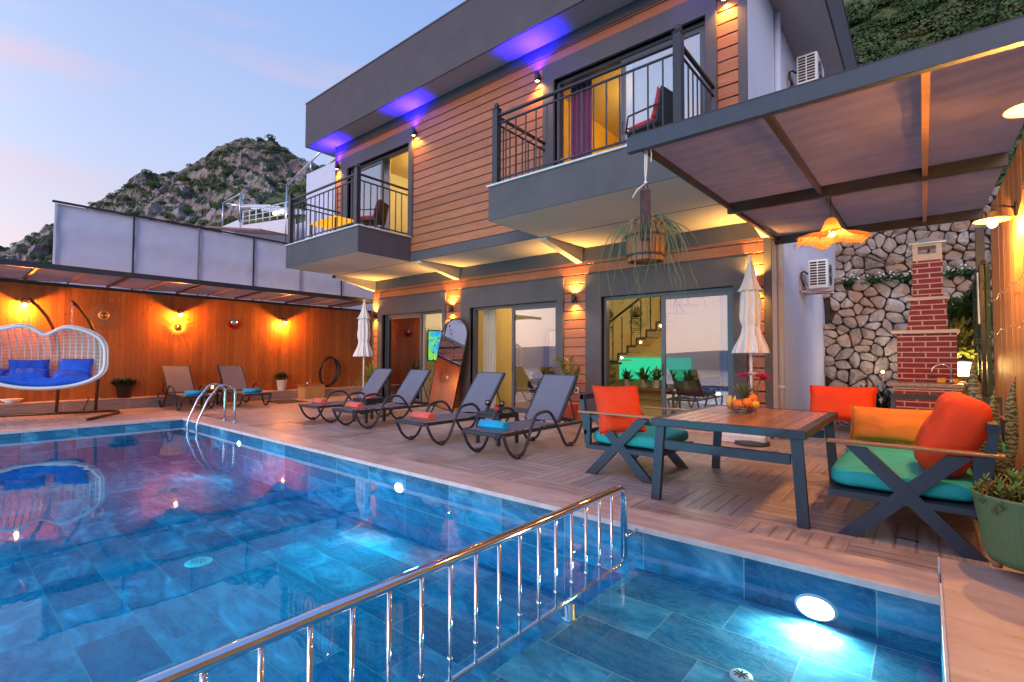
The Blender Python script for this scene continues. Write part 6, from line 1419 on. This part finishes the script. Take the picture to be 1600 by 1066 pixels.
t = thing('indoor_vase', 'blue vase with dried white flowers on the indoor round table', 'vase', (-2.8, 10.9, .77)); b = MB(); b.lathe([(.05, 0), (.07, .1), (.04, .24), (.06, .34), (0, .3)], 16); b.obj('vase', plain('blue_glaze', (.05, .07, .25), .3), t); b = MB(); bushy(b, 120, .24, (0, 0, .40), .06, 51, 1.0); b.obj('flowers', M['cloth'], t)
# staircase with black stringer, rail and balusters, rising to the right along the back wall
t = thing('staircase', 'dark steel staircase with timber treads and step lights rising right', 'staircase', (-7.9, 13.85, 0))
ns = 9; run, rise = .30, .225; x0, z0 = .25, 1.16
def sp(i): return x0+run*i, z0+rise*i
b = MB(); b.box(-.5, .55, -.45, .45, 1.09, 1.16); b.box(-.5, -.44, -.45, -.39, .02, 1.09); b.box(.49, .55, -.45, -.39, .02, 1.09)
for i in range(ns):
    x, z = sp(i+.0); b.box(x+.30, x+.60, -.45, -.40, z, z+.05); b.box(x+.30, x+.345, -.45, -.40, z-rise+.05, z)
for i in range(4): b.box(-.5, .55, -.45-.26*(i+1), -.45-.26*i-.02, 1.09-.24*(i+1)-.03, 1.09-.24*(i+1)+.02)
b.obj('stringer', M['black'], t)
b = MB()
for i in range(ns): x, z = sp(i); b.box(x+.30, x+.62, -.40, .45, z+.051, z+.08)
b.obj('treads', M['boxwood'], t)
b = MB(); a_, c_ = sp(1), sp(ns); b.tube([(.50, -1.5, 1.25), (.50, -.43, 2.15)], .034, 6); b.tube([(.50, -.43, 2.32), (c_[0]+.4, -.43, c_[1]+1.0)], .034, 6); b.tube([(.50, -.43, 1.1), (.50, -.43, 2.34)], .034, 6); b.obj('handrail', M['black'], t)
for i in range(ns):
    x, z = sp(i); c = MB(); c.tube([(x+.45, -.43, z+.05), (x+.45, -.43, z+1.13)], .015, 5); c.tube([(x+.45, -.43, z+.5), (x+.45, -.43, z+.62)], .02, 6); c.obj('baluster', M['black'], t)
for i in range(6): c = MB(); c.tube([(.50, -1.4+.16*i, .25+.16*i), (.50, -1.4+.16*i, 1.33+.135*i)], .015, 5); c.obj('baluster', M['black'], t)
for i in (1, 3, 5): x, z = sp(i); c = MB(); c.ball((x+.46, -.46, z-.08), .028, 8, 6); c.obj('step_light', M['bulb'], t)
# green glowing back panel, console with plants, indoor hanging plants
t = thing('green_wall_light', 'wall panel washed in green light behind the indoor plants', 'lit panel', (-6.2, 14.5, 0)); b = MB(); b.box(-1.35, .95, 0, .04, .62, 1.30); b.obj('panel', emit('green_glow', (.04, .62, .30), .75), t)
t = thing('plant_console', 'low wooden console below the green lit wall', 'console', (-6.0, 14.2, .02)); b = MB(); b.box(-1.3, 1.6, -.2, .25, .30, .38, bev=.006); b.box(-1.25, -1.18, -.15, .2, 0, .30); b.box(1.48, 1.55, -.15, .2, 0, .30); b.obj('console', M['oldwood'], t)
for k, (x, s_) in enumerate(((-7.1, 1.0), (-6.55, 1.35), (-6.15, 1.2), (-5.7, .9), (-5.2, 1.0))):
    potted('indoor_plant', ['bushy houseplant at the left end of the console', 'largest fern on the console', 'leafy plant right of the largest fern on the console', 'small dark plant on the console', 'houseplant at the right end of the console'][k], x, 14.15, .40, M['pot_white'], .10, .13, .24, M['leaf'], lambda b, h, s_=s_, k=k: spiky(46, .42*s_, .07, 60+k, 1.1)(b, h), 'potted plant')
for x, y, l in ((-6.60, 12.0, 'trailing plant in a basket hanging left of the stairs'), (-5.76, 12.0, 'trailing plant in a basket hanging in front of the stairs')):
    t = thing('hanging_plant', l, 'hanging plant', (x, y, 2.36)); b = MB(); b.lathe([(0, 0), (.10, .02), (.15, .14), (.14, .14), (0, .05)], 18)
    b.obj('basket', M['oldwood'], t); b = MB(); b.tube([(.14, 0, .14), (0, 0, .5), (-.14, 0, .14)], .005, 4); b.tube([(0, 0, .5), (0, 0, 1.03)], .005, 4); b.obj('cord', M['rope'], t)
    b = MB(); rg = random.Random(int(x*-100)); 
    for k in range(70):
        a = rg.uniform(0, 6.283); r = rg.uniform(.08, .17); L = rg.uniform(.15, .75)
        for q in range(int(L/.05)): leaf_blade(b, (r*math.cos(a), r*math.sin(a), .17-q*.05), (math.cos(a+q), math.sin(a+q), -.3), .06, .025, .3, 2)
    bushy(b, 60, .18, (0, 0, .14), .08, 9); b.obj('foliage', M['leaf'], t)
t = thing('flower_bunch', 'orange flowers in a vase inside the middle door', 'flowers', (-7.35, 10.6, .77)); b = MB(); b.lathe([(.05, 0), (.06, .1), (.035, .2), (0, .2)], 12); b.obj('vase', M['clear'], t); b = MB(); bushy(b, 140, .22, (0, 0, .28), .07, 81, 1.0); b.obj('blooms', plain('bloom', (.85, .35, .08), .7), t)
t = thing('indoor_table', 'small table with flowers inside the middle door', 'table', (-7.35, 10.6, .02)); b = MB(); b.lathe([(.0, .72), (.3, .72), (.31, .745), (0, .75)], 24); b.obj('table_top', M['boxwood'], t); c = MB(); c.lathe([(.16, 0), (.03, .03), (.03, .72)], 14); c.obj('pedestal', M['black'], t)
# neighbouring terrace seen above the screen
t = thing('neighbour_terrace', 'white neighbouring roof terrace with rails and a bare pergola frame', 'terrace', (-29, 12, 8))
b = MB(); b.box(-5.5, 12, 1.0, 6, -5, .45); b.add([(-4.5, 0, 1.35), (-1.9, 0, 1.35), (-1.9, .2, 1.35), (-4.5, .2, 1.35), (-4.5, 0, -3), (-1.9, 0, -3), (-1.9, .2, -3), (-4.5, .2, -3)], [(0, 1, 2, 3), (0, 1, 5, 4), (0, 3, 7, 4), (1, 2, 6, 5)]); b.prism([(-1.6, .95), (4.5, .30), (4.5, -3), (-1.6, -3)], .0, .2, 'y'); b.obj('parapet', M['white_wall'], t)
b = MB(); b.tube([(-4.5, 0, 1.2), (-4.4, 0, 2.8)], .05, 6); b.tube([(-1.9, 0, 1.2), (-1.85, 0, 2.86)], .05, 6); b.tube([(-4.4, 0, 2.8), (-1.85, 0, 2.86)], .05, 6); b.tube([(-4.4, 0, 2.8), (-3.2, 4, 2.9)], .05, 6)
for k in range(6): b.bar((-3.6+k*.9, .2+.2*k, 2.55-.22*k), (-2.4+k*.9, 2+.2*k, 2.75-.22*k), .14, .07)
b.obj('pergola_frame', M['steel'], t)
b = MB()
for z in (.0, .3, .6): b.tube([(-1.5, 0, 1.15+z*.9), (4.6, 0, .52+z*1.05)], .028, 6)
for k in range(8): x = -1.4+k*.86; b.tube([(x, 0, 1.0-.107*(x+1.6)), (x, 0, 1.75-.095*(x+1.6))], .035, 6)
b.obj('railing', M['white'], t)
b = MB(); b.prism([(-2.6, .75), (4.6, -.6), (4.6, -.68), (-2.6, .67)], -1.6, -.1, 'y'); b.obj('tiled_roof', M['oldwood'], t)
b = MB(); b.box(.6, 1.6, .8, .95, 1.35, 1.5); b.obj('strip_light', emit('strip', (1, .75, .3), 6), t)
t = thing('neighbour_pergola', 'pale panel and bare posts of the terrace behind the left balcony', 'terrace', (-22.5, 12, 8)); b = MB(); b.box(-.6, 2.6, 0, .15, -2, 2.2); b.obj('panel', M['screen'], t)
b = MB(); b.tube([(-2.6, 0, -1), (-2.6, 0, 2.1)], .05, 6); b.tube([(-2.6, 0, 2.1), (.8, 0, 3.0)], .05, 6); b.tube([(-.2, 0, 2.2), (-.2, 0, 2.8)], .05, 6); b.obj('posts', M['steel'], t)
